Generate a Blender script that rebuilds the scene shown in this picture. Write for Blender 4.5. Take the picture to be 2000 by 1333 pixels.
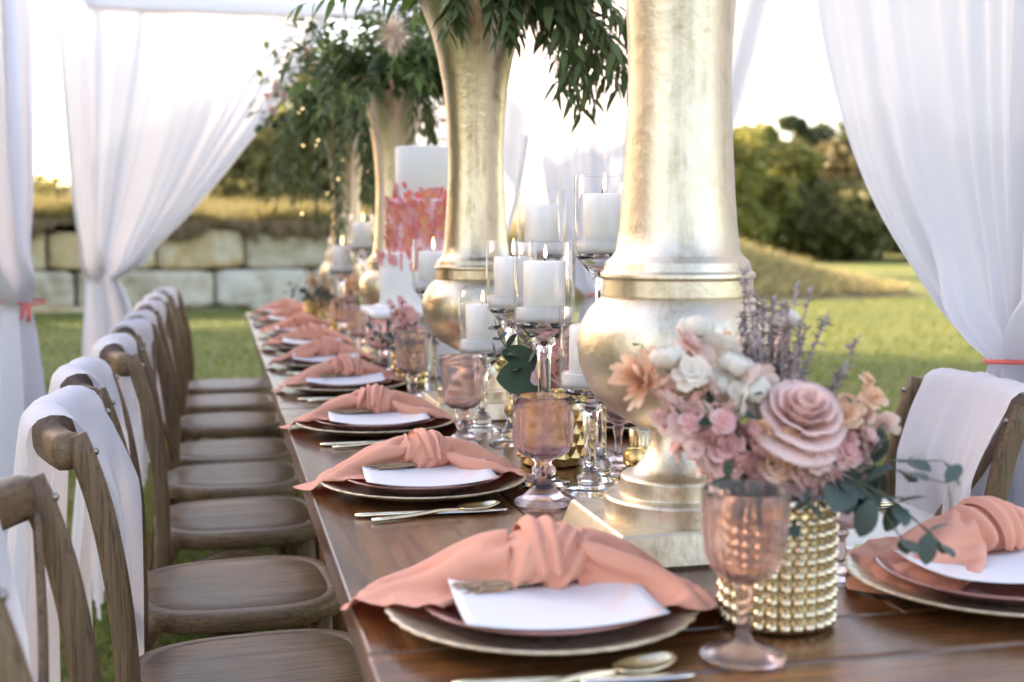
import bpy, math, random
import numpy as np
from mathutils import Vector, Matrix, noise as mnoise

rad = math.radians
PI = math.pi
scene = bpy.context.scene
for o in list(bpy.data.objects):
    bpy.data.objects.remove(o)
col = scene.collection

# ------------------------------------------------------------------ camera
YAW, PITCH = 13.402, 4.965
cam_d = bpy.data.cameras.new('camera')
cam = bpy.data.objects.new('camera', cam_d); col.objects.link(cam)
cam.location = (0, 0, 1.16)
cam.rotation_euler = (rad(90 - PITCH), 0, rad(-YAW))
cam_d.sensor_width = 36.0
cam_d.lens = 36.0 * 2400 / 2000
cam_d.clip_start = 0.05
cam_d.clip_end = 900
cam_d.dof.use_dof = True
cam_d.dof.focus_distance = 1.86
cam_d.dof.aperture_fstop = 3.7
cam_d.dof.aperture_blades = 0
scene.camera = cam

# ------------------------------------------------------------------ light
SUN_AZ, SUN_EL = 58.0, 20.0          # degrees to the left of +Y, above the horizon
world = bpy.data.worlds.new('World'); scene.world = world; world.use_nodes = True
wn = world.node_tree.nodes; wl = world.node_tree.links
bg = wn['Background']
sky = wn.new('ShaderNodeTexSky'); sky.sky_type = 'NISHITA'; sky.sun_disc = False
sky.sun_elevation = rad(SUN_EL); sky.sun_rotation = rad(-SUN_AZ)
sky.altitude = 0; sky.air_density = 1.0; sky.dust_density = 2.0; sky.ozone_density = 1.0
wl.new(sky.outputs[0], bg.inputs['Color']); bg.inputs['Strength'].default_value = 0.15
sun_d = bpy.data.lights.new('sun', 'SUN'); sun_d.energy = 3.6; sun_d.angle = rad(1.5); sun_d.color = (1.0, 0.86, 0.68)
sun = bpy.data.objects.new('sun', sun_d); col.objects.link(sun)
sdir = Vector((-math.sin(rad(SUN_AZ)) * math.cos(rad(SUN_EL)), math.cos(rad(SUN_AZ)) * math.cos(rad(SUN_EL)), math.sin(rad(SUN_EL))))
sun.rotation_euler = (-sdir).to_track_quat('-Z', 'Y').to_euler()
sun.location = (-20, 20, 20)
scene.view_settings.view_transform = 'Standard'
scene.view_settings.look = 'None'
scene.view_settings.gamma = 1.0
scene.view_settings.use_curve_mapping = False
scene.view_settings.exposure = 2.42
scene.view_settings.use_white_balance = True
scene.view_settings.white_balance_temperature = 7600
scene.view_settings.white_balance_tint = 20
scene.render.engine = 'CYCLES'
scene.cycles.use_denoising = True
scene.cycles.max_bounces = 14
scene.cycles.transparent_max_bounces = 24
scene.cycles.transmission_bounces = 12
scene.cycles.glossy_bounces = 6
scene.cycles.diffuse_bounces = 4
scene.cycles.caustics_reflective = False
scene.cycles.caustics_refractive = False
scene.cycles.sample_clamp_indirect = 6.0

# ------------------------------------------------------------------ materials
def mat(name):
    m = bpy.data.materials.new(name); m.use_nodes = True
    n = m.node_tree.nodes; l = m.node_tree.links
    return m, n, l, n['Principled BSDF']

def coords(n, l, scale=(1, 1, 1), kind='Object'):
    tc = n.new('ShaderNodeTexCoord'); mp = n.new('ShaderNodeMapping')
    mp.inputs['Scale'].default_value = scale
    l.new(tc.outputs[kind], mp.inputs['Vector']); return mp.outputs[0]

def noise(n, l, vec, scale, detail=4, rough=0.55, dist=0.0):
    t = n.new('ShaderNodeTexNoise'); t.inputs['Scale'].default_value = scale
    t.inputs['Detail'].default_value = detail; t.inputs['Roughness'].default_value = rough
    t.inputs['Distortion'].default_value = dist
    if vec is not None: l.new(vec, t.inputs['Vector'])
    return t.outputs['Fac']

def ramp(n, l, fac, stops):
    r = n.new('ShaderNodeValToRGB'); e = r.color_ramp.elements
    while len(e) > 1: e.remove(e[-1])
    e[0].position = stops[0][0]; e[0].color = (*stops[0][1], 1)
    for p, c in stops[1:]:
        x = e.new(p); x.color = (*c, 1)
    l.new(fac, r.inputs['Fac']); return r.outputs['Color']

def bump(n, l, h, strength, dist, bsdf):
    b = n.new('ShaderNodeBump'); b.inputs['Strength'].default_value = strength; b.inputs['Distance'].default_value = dist
    l.new(h, b.inputs['Height']); l.new(b.outputs[0], bsdf.inputs['Normal']); return b

def objrand(n):
    return n.new('ShaderNodeObjectInfo').outputs['Random']

def mixc(n, l, fac, a, b, mode='MIX'):
    x = n.new('ShaderNodeMix'); x.data_type = 'RGBA'; x.blend_type = mode
    for i, v in ((6, a), (7, b)):
        if isinstance(v, tuple): x.inputs[i].default_value = (*v, 1)
        else: l.new(v, x.inputs[i])
    if isinstance(fac, float): x.inputs[0].default_value = fac
    else: l.new(fac, x.inputs[0])
    return x.outputs[2]

def mathn(n, l, op, a, b):
    x = n.new('ShaderNodeMath'); x.operation = op
    for i, v in ((0, a), (1, b)):
        if isinstance(v, (int, float)): x.inputs[i].default_value = v
        else: l.new(v, x.inputs[i])
    return x.outputs[0]

M = {}
def wood(name, stops, axis, rough, grain=1.0, coat=0.0, bstr=0.3, dens=110):
    m, n, l, b = mat(name)
    sc = [dens, dens, dens]; sc[axis] = dens * 0.045
    tc = n.new('ShaderNodeTexCoord'); mp = n.new('ShaderNodeMapping'); mp.inputs['Scale'].default_value = sc
    r = objrand(n); add = n.new('ShaderNodeVectorMath'); add.operation = 'ADD'
    cx = n.new('ShaderNodeCombineXYZ'); k = mathn(n, l, 'MULTIPLY', r, 37.0)
    for i in range(3): l.new(k, cx.inputs[i])
    l.new(tc.outputs['Object'], add.inputs[0]); l.new(cx.outputs[0], add.inputs[1]); l.new(add.outputs[0], mp.inputs['Vector'])
    f = noise(n, l, mp.outputs[0], 1.0, 8, 0.65, 0.6)
    mp2 = n.new('ShaderNodeMapping'); s2 = [9, 9, 9]; s2[axis] = 0.9; mp2.inputs['Scale'].default_value = s2
    l.new(add.outputs[0], mp2.inputs['Vector'])
    f2 = noise(n, l, mp2.outputs[0], 1.0, 4, 0.5, 1.2)
    fac = mathn(n, l, 'ADD', mathn(n, l, 'MULTIPLY', f, 0.65), mathn(n, l, 'MULTIPLY', f2, 0.35))
    c = ramp(n, l, fac, stops)
    mp3 = n.new('ShaderNodeMapping'); s3 = [420, 420, 420]; s3[axis] = 11; mp3.inputs['Scale'].default_value = s3
    l.new(add.outputs[0], mp3.inputs['Vector']); f3 = noise(n, l, mp3.outputs[0], 1.0, 3, 0.6)
    c = mixc(n, l, ramp(n, l, f3, [(0.36, (1, 1, 1)), (0.47, (0, 0, 0))]), c, mixc(n, l, 1.0, c, (0.42, 0.38, 0.35), 'MULTIPLY'))
    v = mathn(n, l, 'ADD', mathn(n, l, 'MULTIPLY', r, 0.3), 0.85)
    hs = n.new('ShaderNodeHueSaturation'); l.new(c, hs.inputs['Color']); l.new(v, hs.inputs['Value'])
    l.new(hs.outputs[0], b.inputs['Base Color'])
    b.inputs['Roughness'].default_value = rough
    b.inputs['Coat Weight'].default_value = coat; b.inputs['Coat Roughness'].default_value = 0.22
    bump(n, l, f, bstr, 0.002, b)
    M[name] = m
OAK = [(0.28, (0.078, 0.043, 0.022)), (0.44, (0.20, 0.122, 0.066)), (0.6, (0.30, 0.198, 0.115)), (0.78, (0.46, 0.345, 0.23))]
wood('oak_x', OAK, 0, 0.5)
OAK2 = [(p, tuple(x * k for x, k in zip(c, (.66, .62, .58)))) for p, c in OAK]
wood('oak_z', OAK2, 2, 0.55)
wood('oak_y', OAK2, 1, 0.55)
WAL = [(0.3, (0.022, 0.008, 0.003)), (0.45, (0.10, 0.035, 0.011)), (0.58, (0.20, 0.076, 0.024)), (0.76, (0.31, 0.145, 0.055))]
wood('table_y', WAL, 1, 0.26, coat=0.5, bstr=0.12, dens=70)
wood('table_x', WAL, 0, 0.26, coat=0.5, bstr=0.12, dens=70)
wood('table_z', WAL, 2, 0.4, dens=38)

def gold(name, base, dark, rough, bscale, bstr):
    m, n, l, b = mat(name)
    v = coords(n, l)
    f = noise(n, l, v, 14, 6, 0.7, 0.5)
    f2 = noise(n, l, coords(n, l, (34, 34, 1.6)), 1.0, 6, 0.7)
    ff = mathn(n, l, 'ADD', mathn(n, l, 'MULTIPLY', f, 0.5), mathn(n, l, 'MULTIPLY', f2, 0.5))
    l.new(ramp(n, l, ff, [(0.36, dark), (0.5, base), (0.7, tuple(min(1, x * 1.08) for x in base))]), b.inputs['Base Color'])
    b.inputs['Metallic'].default_value = 1.0
    rr = n.new('ShaderNodeMapRange'); rr.inputs[3].default_value = rough + 0.14; rr.inputs[4].default_value = rough - 0.05
    l.new(ff, rr.inputs[0]); l.new(rr.outputs[0], b.inputs['Roughness'])
    bump(n, l, noise(n, l, v, bscale, 6, 0.65), bstr, 0.003, b)
    M[name] = m
gold('antique', (0.66, 0.56, 0.41), (0.34, 0.25, 0.14), 0.30, 60, 0.4)
gold('champagne', (0.70, 0.625, 0.50), (0.45, 0.375, 0.26), 0.37, 60, 0.4)
gold('mercury', (0.80, 0.58, 0.24), (0.33, 0.21, 0.08), 0.14, 90, 0.35)
gold('hobnail', (0.74, 0.63, 0.44), (0.50, 0.40, 0.24), 0.22, 80, 0.12)
gold('flatware', (0.86, 0.74, 0.52), (0.6, 0.48, 0.28), 0.2, 150, 0.08)
m, n, l, b = mat('steel'); b.inputs['Metallic'].default_value = 1; b.inputs['Base Color'].default_value = (.75, .74, .72, 1); b.inputs['Roughness'].default_value = .18; M['steel'] = m
m, n, l, b = mat('dull_steel'); b.inputs['Metallic'].default_value = 1; b.inputs['Base Color'].default_value = (.30, .28, .26, 1); b.inputs['Roughness'].default_value = .4; M['dull_steel'] = m

def glass(name, color, rough, ior=1.45, thin=False, tint=None, ribs=0.0, weight=1.0):
    m, n, l, b = mat(name)
    if thin:      # thin clear sheet: see-through with a mirror sheen towards the rim
        out = n['Material Output']; n.remove(b)
        tr = n.new('ShaderNodeBsdfTransparent'); tr.inputs[0].default_value = (*color, 1)
        gl = n.new('ShaderNodeBsdfGlossy'); gl.inputs['Roughness'].default_value = rough
        lw = n.new('ShaderNodeLayerWeight'); lw.inputs['Blend'].default_value = 0.5
        pw = mathn(n, l, 'POWER', lw.outputs['Facing'], 3.2); fr = mathn(n, l, 'ADD', mathn(n, l, 'MULTIPLY', pw, 0.75), 0.035)
        mx = n.new('ShaderNodeMixShader'); l.new(fr, mx.inputs[0]); l.new(tr.outputs[0], mx.inputs[1]); l.new(gl.outputs[0], mx.inputs[2])
        l.new(mx.outputs[0], out.inputs['Surface'])
    else:
        b.inputs['Base Color'].default_value = (*color, 1); b.inputs['Transmission Weight'].default_value = weight
        b.inputs['IOR'].default_value = ior; b.inputs['Roughness'].default_value = rough
        if ribs: bump(n, l, noise(n, l, coords(n, l), 130, 5, 0.6), ribs, 0.002, b)
    M[name] = m
glass('clear_thin', (1.0, 1.0, 1.0), 0.02, 1.42, True)
glass('clear', (0.98, 0.98, 0.99), 0.01)
glass('blush_glass', (1.0, 0.80, 0.78), 0.04, 1.2, ribs=0.2, weight=0.92)
glass('rose_glass', (1.0, 0.84, 0.83), 0.04, 1.25, ribs=0.15, weight=0.88)
glass('mauve_glass', (0.97, 0.82, 0.90), 0.10, 1.25, ribs=0.3, weight=1.0)
glass('plate_glass', (0.80, 0.38, 0.34), 0.07, 1.4, ribs=0.12, weight=0.6)

m, n, l, b = mat('charger')
v = coords(n, l); f = noise(n, l, v, 70, 5, 0.6)
l.new(ramp(n, l, f, [(0.3, (0.34, 0.26, 0.16)), (0.55, (0.60, 0.49, 0.34)), (0.75, (0.74, 0.64, 0.49))]), b.inputs['Base Color'])
b.inputs['Metallic'].default_value = 0.45; b.inputs['Roughness'].default_value = 0.34
b.inputs['Coat Weight'].default_value = 0.4; b.inputs['Coat Roughness'].default_value = 0.15
bump(n, l, f, 0.6, 0.003, b); M['charger'] = m

def cloth(name, colr, weave=900, bstr=0.15, vary=0.06, sheen=0.3, trans=0.0, rough=0.85):
    m, n, l, b = mat(name)
    v = coords(n, l)
    f = noise(n, l, v, 12, 5, 0.6)
    c2 = tuple(x * (1 - vary * 2) for x in colr)
    l.new(ramp(n, l, f, [(0.3, c2), (0.7, colr)]), b.inputs['Base Color'])
    b.inputs['Roughness'].default_value = rough; b.inputs['Sheen Weight'].default_value = sheen
    w = noise(n, l, v, weave, 2, 0.5)
    bump(n, l, mathn(n, l, 'ADD', mathn(n, l, 'MULTIPLY', w, 0.4), noise(n, l, v, 55, 4, 0.6)), bstr, 0.002, b)
    if trans:
        out = n['Material Output']; t = n.new('ShaderNodeBsdfTranslucent'); t.inputs[0].default_value = (*colr, 1)
        mx = n.new('ShaderNodeMixShader'); mx.inputs[0].default_value = trans
        l.new(b.outputs[0], mx.inputs[1]); l.new(t.outputs[0], mx.inputs[2]); l.new(mx.outputs[0], out.inputs['Surface'])
    M[name] = m
cloth('peach_linen', (0.88, 0.41, 0.285), sheen=0.15, trans=0.2, bstr=0.45, vary=0.05)
cloth('coral_ribbon', (0.72, 0.14, 0.12), sheen=0.2)
cloth('paper', (0.80, 0.79, 0.82), vary=0.01, bstr=0.03, sheen=0)

def sheer(name, colr, see, trans):
    m, n, l, b = mat(name)
    out = n['Material Output']
    b.inputs['Base Color'].default_value = (*colr, 1); b.inputs['Roughness'].default_value = 0.8; b.inputs['Sheen Weight'].default_value = 0.2
    bump(n, l, noise(n, l, coords(n, l, (60, 60, 8)), 1.0, 5, 0.65), 0.3, 0.006, b)
    t = n.new('ShaderNodeBsdfTranslucent'); t.inputs[0].default_value = (*colr, 1)
    mx = n.new('ShaderNodeMixShader'); mx.inputs[0].default_value = trans
    l.new(b.outputs[0], mx.inputs[1]); l.new(t.outputs[0], mx.inputs[2])
    tp = n.new('ShaderNodeBsdfTransparent')
    lw = n.new('ShaderNodeLayerWeight'); lw.inputs['Blend'].default_value = 0.35
    mr = n.new('ShaderNodeMapRange'); mr.inputs[3].default_value = see; mr.inputs[4].default_value = 0.0
    l.new(lw.outputs['Facing'], mr.inputs[0])
    m2 = n.new('ShaderNodeMixShader'); l.new(mr.outputs[0], m2.inputs[0])
    l.new(mx.outputs[0], m2.inputs[1]); l.new(tp.outputs[0], m2.inputs[2]); l.new(m2.outputs[0], out.inputs['Surface'])
    M[name] = m
sheer('voile', (0.74, 0.73, 0.77), 0.03, 0.38)
sheer('chiffon', (0.78, 0.77, 0.83), 0.05, 0.35)

m, n, l, b = mat('wax'); b.inputs['Base Color'].default_value = (.92, .91, .89, 1); b.inputs['Roughness'].default_value = .45
b.inputs['Subsurface Weight'].default_value = .8; b.inputs['Subsurface Radius'].default_value = (.05, .045, .04); b.inputs['Subsurface Scale'].default_value = .6
bump(n, l, noise(n, l, coords(n, l), 40, 3), .05, .002, b); M['wax'] = m
m, n, l, b = mat('sand'); b.inputs['Base Color'].default_value = (.80, .79, .78, 1); b.inputs['Roughness'].default_value = .9
bump(n, l, noise(n, l, coords(n, l), 600, 3), .5, .002, b); M['sand'] = m
m, n, l, b = mat('wick'); b.inputs['Base Color'].default_value = (.02, .015, .01, 1); M['wick'] = m
m, n, l, b = mat('flame'); b.inputs['Base Color'].default_value = (1, .6, .2, 1); b.inputs['Emission Color'].default_value = (1.0, .62, .25, 1); b.inputs['Emission Strength'].default_value = 3.0; M['flame'] = m
m, n, l, b = mat('bulb_glow'); b.inputs['Emission Color'].default_value = (1.0, .78, .42, 1); b.inputs['Emission Strength'].default_value = 2.0; M['bulb_glow'] = m
m, n, l, b = mat('icing'); b.inputs['Base Color'].default_value = (.83, .82, .80, 1); b.inputs['Roughness'].default_value = .5; b.inputs['Subsurface Weight'].default_value = .15
bump(n, l, noise(n, l, coords(n, l), 25, 4), .06, .003, b); M['icing'] = m
m, n, l, b = mat('pink_icing')
f = noise(n, l, coords(n, l), 26, 4, .6, 1.0)
l.new(ramp(n, l, f, [(.36, (.85, .30, .34)), (.5, (.86, .50, .54)), (.62, (.86, .66, .68)), (.7, (.85, .33, .28))]), b.inputs['Base Color'])
b.inputs['Roughness'].default_value = .5; M['pink_icing'] = m
for nm, c in (('petal_coral', (.87, .24, .20)), ('petal_orange', (.89, .38, .22)), ('petal_pink', (.88, .40, .43)), ('marble', (.80, .80, .80))):
    m, n, l, b = mat(nm); b.inputs['Base Color'].default_value = (*c, 1); b.inputs['Roughness'].default_value = .45
    bump(n, l, noise(n, l, coords(n, l), 120, 3), .2, .001, b); M[nm] = m

def leafmat(name, c1, c2, trans=0.25, rough=0.5, scale=9, obj=True):
    m, n, l, b = mat(name)
    out = n['Material Output']
    g = n.new('ShaderNodeNewGeometry').outputs['Random Per Island']
    f = noise(n, l, coords(n, l), scale, 3, .6)
    ff = mathn(n, l, 'ADD', mathn(n, l, 'MULTIPLY', g, .7), mathn(n, l, 'MULTIPLY', f, .3))
    c = ramp(n, l, ff, [(0.1, c1), (0.9, c2)])
    l.new(c, b.inputs['Base Color']); b.inputs['Roughness'].default_value = rough
    t = n.new('ShaderNodeBsdfTranslucent'); l.new(c, t.inputs[0])
    mx = n.new('ShaderNodeMixShader'); mx.inputs[0].default_value = trans
    l.new(b.outputs[0], mx.inputs[1]); l.new(t.outputs[0], mx.inputs[2]); l.new(mx.outputs[0], out.inputs['Surface'])
    M[name] = m
leafmat('lance_leaf', (.055, .085, .028), (.155, .21, .075), .35)
leafmat('bright_leaf', (.09, .18, .04), (.20, .31, .09), .4)
leafmat('eucalyptus', (.030, .062, .052), (.085, .125, .105), .15)
leafmat('dark_leaf', (.018, .040, .018), (.035, .075, .030), .15)
leafmat('stem', (.05, .07, .03), (.09, .10, .05), .0)
leafmat('blush_petal', (.90, .62, .58), (.93, .79, .74), .4)
leafmat('pink_petal', (.88, .50, .50), (.92, .70, .67), .4)
leafmat('rose_petal', (.96, .70, .66), (.97, .82, .78), .45)
leafmat('peach_petal', (.88, .56, .37), (.92, .72, .55), .35)
leafmat('cream_petal', (.84, .77, .66), (.92, .88, .81), .35)
leafmat('lavender', (.34, .28, .29), (.48, .41, .42), .2)
leafmat('pampas', (.74, .60, .48), (.90, .80, .70), .4)
leafmat('wheat', (.42, .27, .16), (.62, .45, .30), .2)
leafmat('brown_calyx', (.12, .06, .03), (.2, .1, .05), .0)
leafmat('grass_blade', (.085, .125, .016), (.22, .235, .04), .35, .6)
leafmat('dry_grass', (.30, .27, .10), (.66, .53, .26), .55, .7)
leafmat('bank_grass', (.20, .17, .06), (.42, .36, .15), .35, .7)
leafmat('tuft_shade_brown', (.10, .065, .03), (.26, .17, .08), .1, .8)  # brown of the hanging tufts, darkened for the shade under the overhang
leafmat('crown_green', (.12, .125, .04), (.30, .28, .11), .5, .6)
leafmat('crown_yellow', (.15, .16, .03), (.33, .31, .08), .45, .6)
leafmat('crown_dark', (.05, .065, .03), (.12, .135, .055), .4, .6)
leafmat('crown_rust', (.11, .10, .035), (.18, .145, .06), .4, .6)
m, n, l, b = mat('bark'); b.inputs['Base Color'].default_value = (.07, .05, .035, 1); b.inputs['Roughness'].default_value = .9
bump(n, l, noise(n, l, coords(n, l, (8, 8, 1)), 4, 5), .6, .03, b); M['bark'] = m

m, n, l, b = mat('lawn')
v = coords(n, l)
f = mathn(n, l, 'ADD', mathn(n, l, 'MULTIPLY', noise(n, l, v, .35, 5, .6, .5), .6), mathn(n, l, 'MULTIPLY', noise(n, l, v, 22, 5, .7), .4))
l.new(ramp(n, l, f, [(.3, (.085, .125, .018)), (.5, (.15, .175, .026)), (.68, (.23, .225, .045))]), b.inputs['Base Color'])
b.inputs['Roughness'].default_value = .9
bump(n, l, noise(n, l, v, 45, 6, .75), .9, .05, b); M['lawn'] = m
m, n, l, b = mat('bank_soil')
v = coords(n, l); f = noise(n, l, v, 2.5, 6, .65)
l.new(ramp(n, l, f, [(.35, (.07, .045, .02)), (.5, (.24, .18, .08)), (.7, (.40, .31, .15))]), b.inputs['Base Color'])
b.inputs['Roughness'].default_value = .95; bump(n, l, noise(n, l, v, 14, 6, .7), .9, .08, b); M['bank_soil'] = m
m, n, l, b = mat('stone')
v = coords(n, l)
f = noise(n, l, v, 1.6, 7, .6, .8)
c1 = ramp(n, l, f, [(.32, (.38, .31, .21)), (.5, (.55, .48, .36)), (.66, (.66, .60, .50))])
c2 = ramp(n, l, f, [(.32, (.42, .28, .12)), (.5, (.58, .44, .25)), (.66, (.64, .56, .42))])
c3 = ramp(n, l, f, [(.32, (.44, .39, .31)), (.5, (.62, .57, .47)), (.66, (.70, .66, .57))])
r = objrand(n)
cc = mixc(n, l, mathn(n, l, 'GREATER_THAN', r, .33), c1, c2)
cc = mixc(n, l, mathn(n, l, 'GREATER_THAN', r, .7), cc, c3)
l.new(cc, b.inputs['Base Color']); b.inputs['Roughness'].default_value = .9
bump(n, l, noise(n, l, v, 7, 8, .7), .8, .05, b); M['stone'] = m
m, n, l, b = mat('frame_cloth'); b.inputs['Base Color'].default_value = (.74, .74, .79, 1); b.inputs['Roughness'].default_value = .8; M['frame_cloth'] = m

# watercolour card
m, n, l, b = mat('menu_card')
v = coords(n, l); f = noise(n, l, v, 9, 5, .6, 1.5)
sep = n.new('ShaderNodeSeparateXYZ'); l.new(v, sep.inputs[0])
mr = n.new('ShaderNodeMapRange'); mr.inputs[1].default_value = .02; mr.inputs[2].default_value = .10; l.new(sep.outputs[0], mr.inputs[0])
st = mathn(n, l, 'MULTIPLY', mr.outputs[0], ramp(n, l, f, [(.45, (0, 0, 0)), (.6, (1, 1, 1))]))
l.new(mixc(n, l, st, (.72, .715, .74), (.82, .52, .42)), b.inputs['Base Color']); b.inputs['Roughness'].default_value = .7; M['menu_card'] = m

# ------------------------------------------------------------------ mesh helpers
class MB:
    def __init__(self): self.v = []; self.f = []; self.mi = []
    def add(self, v, f, mi=0):
        k = len(self.v); self.v.extend([tuple(p) for p in v]); self.f.extend([tuple(i + k for i in q) for q in f]); self.mi.extend([mi] * len(f)); return self
    def mesh(self, name, mats, smooth=True):
        me = bpy.data.meshes.new(name); me.from_pydata(self.v, [], self.f)
        for x in (mats if isinstance(mats, (list, tuple)) else [mats]): me.materials.append(M[x])
        if any(self.mi): me.polygons.foreach_set('material_index', self.mi)
        if smooth: me.polygons.foreach_set('use_smooth', [True] * len(me.polygons))
        me.update(); return me

def link(name, me, parent=None, loc=(0, 0, 0), rot=(0, 0, 0), scale=(1, 1, 1)):
    o = bpy.data.objects.new(name, me); col.objects.link(o)
    o.parent = parent; o.location = loc; o.rotation_euler = rot; o.scale = scale; return o
def obj(name, mb, mats, parent=None, loc=(0, 0, 0), rot=(0, 0, 0), smooth=True, solid=None, sub=0):
    o = link(name, mb.mesh(name, mats, smooth), parent, loc, rot)
    if solid:
        s = o.modifiers.new('s', 'SOLIDIFY'); s.thickness = solid; s.offset = 0
    if sub:
        s = o.modifiers.new('d', 'SUBSURF'); s.levels = sub; s.render_levels = sub
    return o
def tag(o, label=None, cat=None, group=None, kind=None):
    if label: o['label'] = label
    if cat: o['category'] = cat
    if group: o['group'] = group
    if kind: o['kind'] = kind
    return o
def thing(name, label, cat, loc=(0, 0, 0), rotz=0, group=None):
    o = link(name, None, None, loc, (0, 0, rotz)); return tag(o, label, cat, group)
def copy_tree(o, parent=None):
    c = o.copy(); col.objects.link(c); c.parent = parent
    for ch in o.children: copy_tree(ch, c)
    return c

def grid(nu, nv, fn, wrap_u=False):
    v = [fn(i / (nu if wrap_u else nu - 1), j / (nv - 1)) for j in range(nv) for i in range(nu)]
    f = []
    for j in range(nv - 1):
        for i in range(nu if wrap_u else nu - 1):
            a = j * nu + i; b_ = j * nu + (i + 1) % nu
            f.append((a, b_, b_ + nu, a + nu))
    return v, f
def lathe(prof, n=32, fn=None, cap0=False, cap1=False):
    v = []; f = []
    for (r, z) in prof:
        for i in range(n):
            a = 2 * PI * i / n; rr, zz = (r, z) if fn is None else fn(a, r, z)
            v.append((rr * math.cos(a), rr * math.sin(a), zz))
    for j in range(len(prof) - 1):
        for i in range(n):
            a = j * n + i; b_ = j * n + (i + 1) % n; f.append((a, b_, b_ + n, a + n))
    if cap0: f.append(tuple(range(n))[::-1])
    if cap1: f.append(tuple(range((len(prof) - 1) * n, len(prof) * n)))
    return v, f
def box(x0, x1, y0, y1, z0, z1, bev=0.0):
    if bev <= 0:
        v = [(x, y, z) for z in (z0, z1) for y in (y0, y1) for x in (x0, x1)]
        return v, [(0, 2, 3, 1), (4, 5, 7, 6), (0, 1, 5, 4), (2, 6, 7, 3), (0, 4, 6, 2), (1, 3, 7, 5)]
    # bevelled: stacked rounded rectangles
    def ring(d, z):
        out = []
        for (cx, cy, a0) in ((x1 - bev, y1 - bev, 0), (x0 + bev, y1 - bev, 90), (x0 + bev, y0 + bev, 180), (x1 - bev, y0 + bev, 270)):
            for k in range(3):
                a = rad(a0 + 45 * k); out.append((cx + (bev - d) * math.cos(a), cy + (bev - d) * math.sin(a), z))
        return out
    rs = [ring(bev * .9, z0), ring(bev * .3, z0 + bev * .3), ring(0, z0 + bev), ring(0, z1 - bev), ring(bev * .3, z1 - bev * .3), ring(bev * .9, z1)]
    v = [p for r in rs for p in r]; f = []
    for j in range(5):
        for i in range(12): f.append((j * 12 + i, j * 12 + (i + 1) % 12, (j + 1) * 12 + (i + 1) % 12, (j + 1) * 12 + i))
    f.append(tuple(range(12))[::-1]); f.append(tuple(range(60, 72))); return v, f
def tube(pts, rads, n=10, up=None, cap=True):
    P = [Vector(p) for p in pts]; v = []; f = []
    t0 = (P[1] - P[0]).normalized()
    ref = Vector(up) if up else (Vector((0, 0, 1)) if abs(t0.z) < .9 else Vector((1, 0, 0)))
    for k, p in enumerate(P):
        t = (P[min(k + 1, len(P) - 1)] - P[max(k - 1, 0)]).normalized()
        a = t.cross(ref)
        if a.length < 1e-5: a = t.orthogonal()
        a.normalize(); b_ = a.cross(t).normalized()
        if up is None: ref = b_
        r = rads[k] if isinstance(rads, list) else rads
        ra, rb = r if isinstance(r, (list, tuple)) else (r, r)
        for i in range(n):
            th = 2 * PI * i / n; c, s = math.cos(th), math.sin(th)
            if ra != rb or isinstance(r, (list, tuple)):   # squarish section
                c = math.copysign(abs(c) ** .6, c); s = math.copysign(abs(s) ** .6, s)
            v.append(p + a * ra * c + b_ * rb * s)
    for j in range(len(P) - 1):
        for i in range(n):
            q = j * n + i; w = j * n + (i + 1) % n; f.append((q, w, w + n, q + n))
    if cap: f.append(tuple(range(n))[::-1]); f.append(tuple(range((len(P) - 1) * n, len(P) * n)))
    return v, f
def bez(pts, n=12):
    """Catmull-Rom through the points"""
    P = [Vector(p) for p in pts]; P = [P[0] * 2 - P[1]] + P + [P[-1] * 2 - P[-2]]; out = []
    seg = len(P) - 3
    for k in range(n + 1):
        u = k / n * seg; i = min(int(u), seg - 1); t = u - i
        a, b_, c, d = P[i:i + 4]
        out.append(.5 * ((2 * b_) + (c - a) * t + (2 * a - 5 * b_ + 4 * c - d) * t * t + (3 * b_ - a - 3 * c + d) * t ** 3))
    return out
def leaf(base, d, up, L, W, droop=.25, fold=.25, shape='lance'):
    d = Vector(d).normalized(); s = d.cross(Vector(up))
    if s.length < 1e-4: s = d.orthogonal()
    s.normalize(); nrm = s.cross(d).normalized(); base = Vector(base)
    ks = {'lance': ((0, .12), (.3, 1), (.65, .7), (1, .02)), 'round': ((0, .1), (.25, .85), (.6, 1), (.88, .6), (1, .05)),
          'petal': ((0, .25), (.4, .8), (.75, 1), (1, .6))}[shape]
    v = []
    for t, w in ks:
        c = base + d * (L * t) - nrm * (droop * L * t * t)
        for q in (-1, 0, 1): v.append(c + s * (q * w * W * .5) + nrm * (abs(q) * fold * w * W * .5))
    f = []
    for j in range(len(ks) - 1):
        for i in range(2): a = j * 3 + i; f.append((a, a + 1, a + 4, a + 3))
    return v, f
RIM = (Vector((math.cos(rad(YAW)), -math.sin(rad(YAW)), 0)))   # a horizontal direction used for things set square to the path

# ------------------------------------------------------------------ ground and terrain
gm = MB(); gm.add(*grid(2, 2, lambda u, w: (-300 + 600 * u, -60 + 500 * w, 0)))
tag(obj('ground', gm, 'lawn'), 'mown green lawn running out to the trees', 'lawn', kind='structure')

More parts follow.
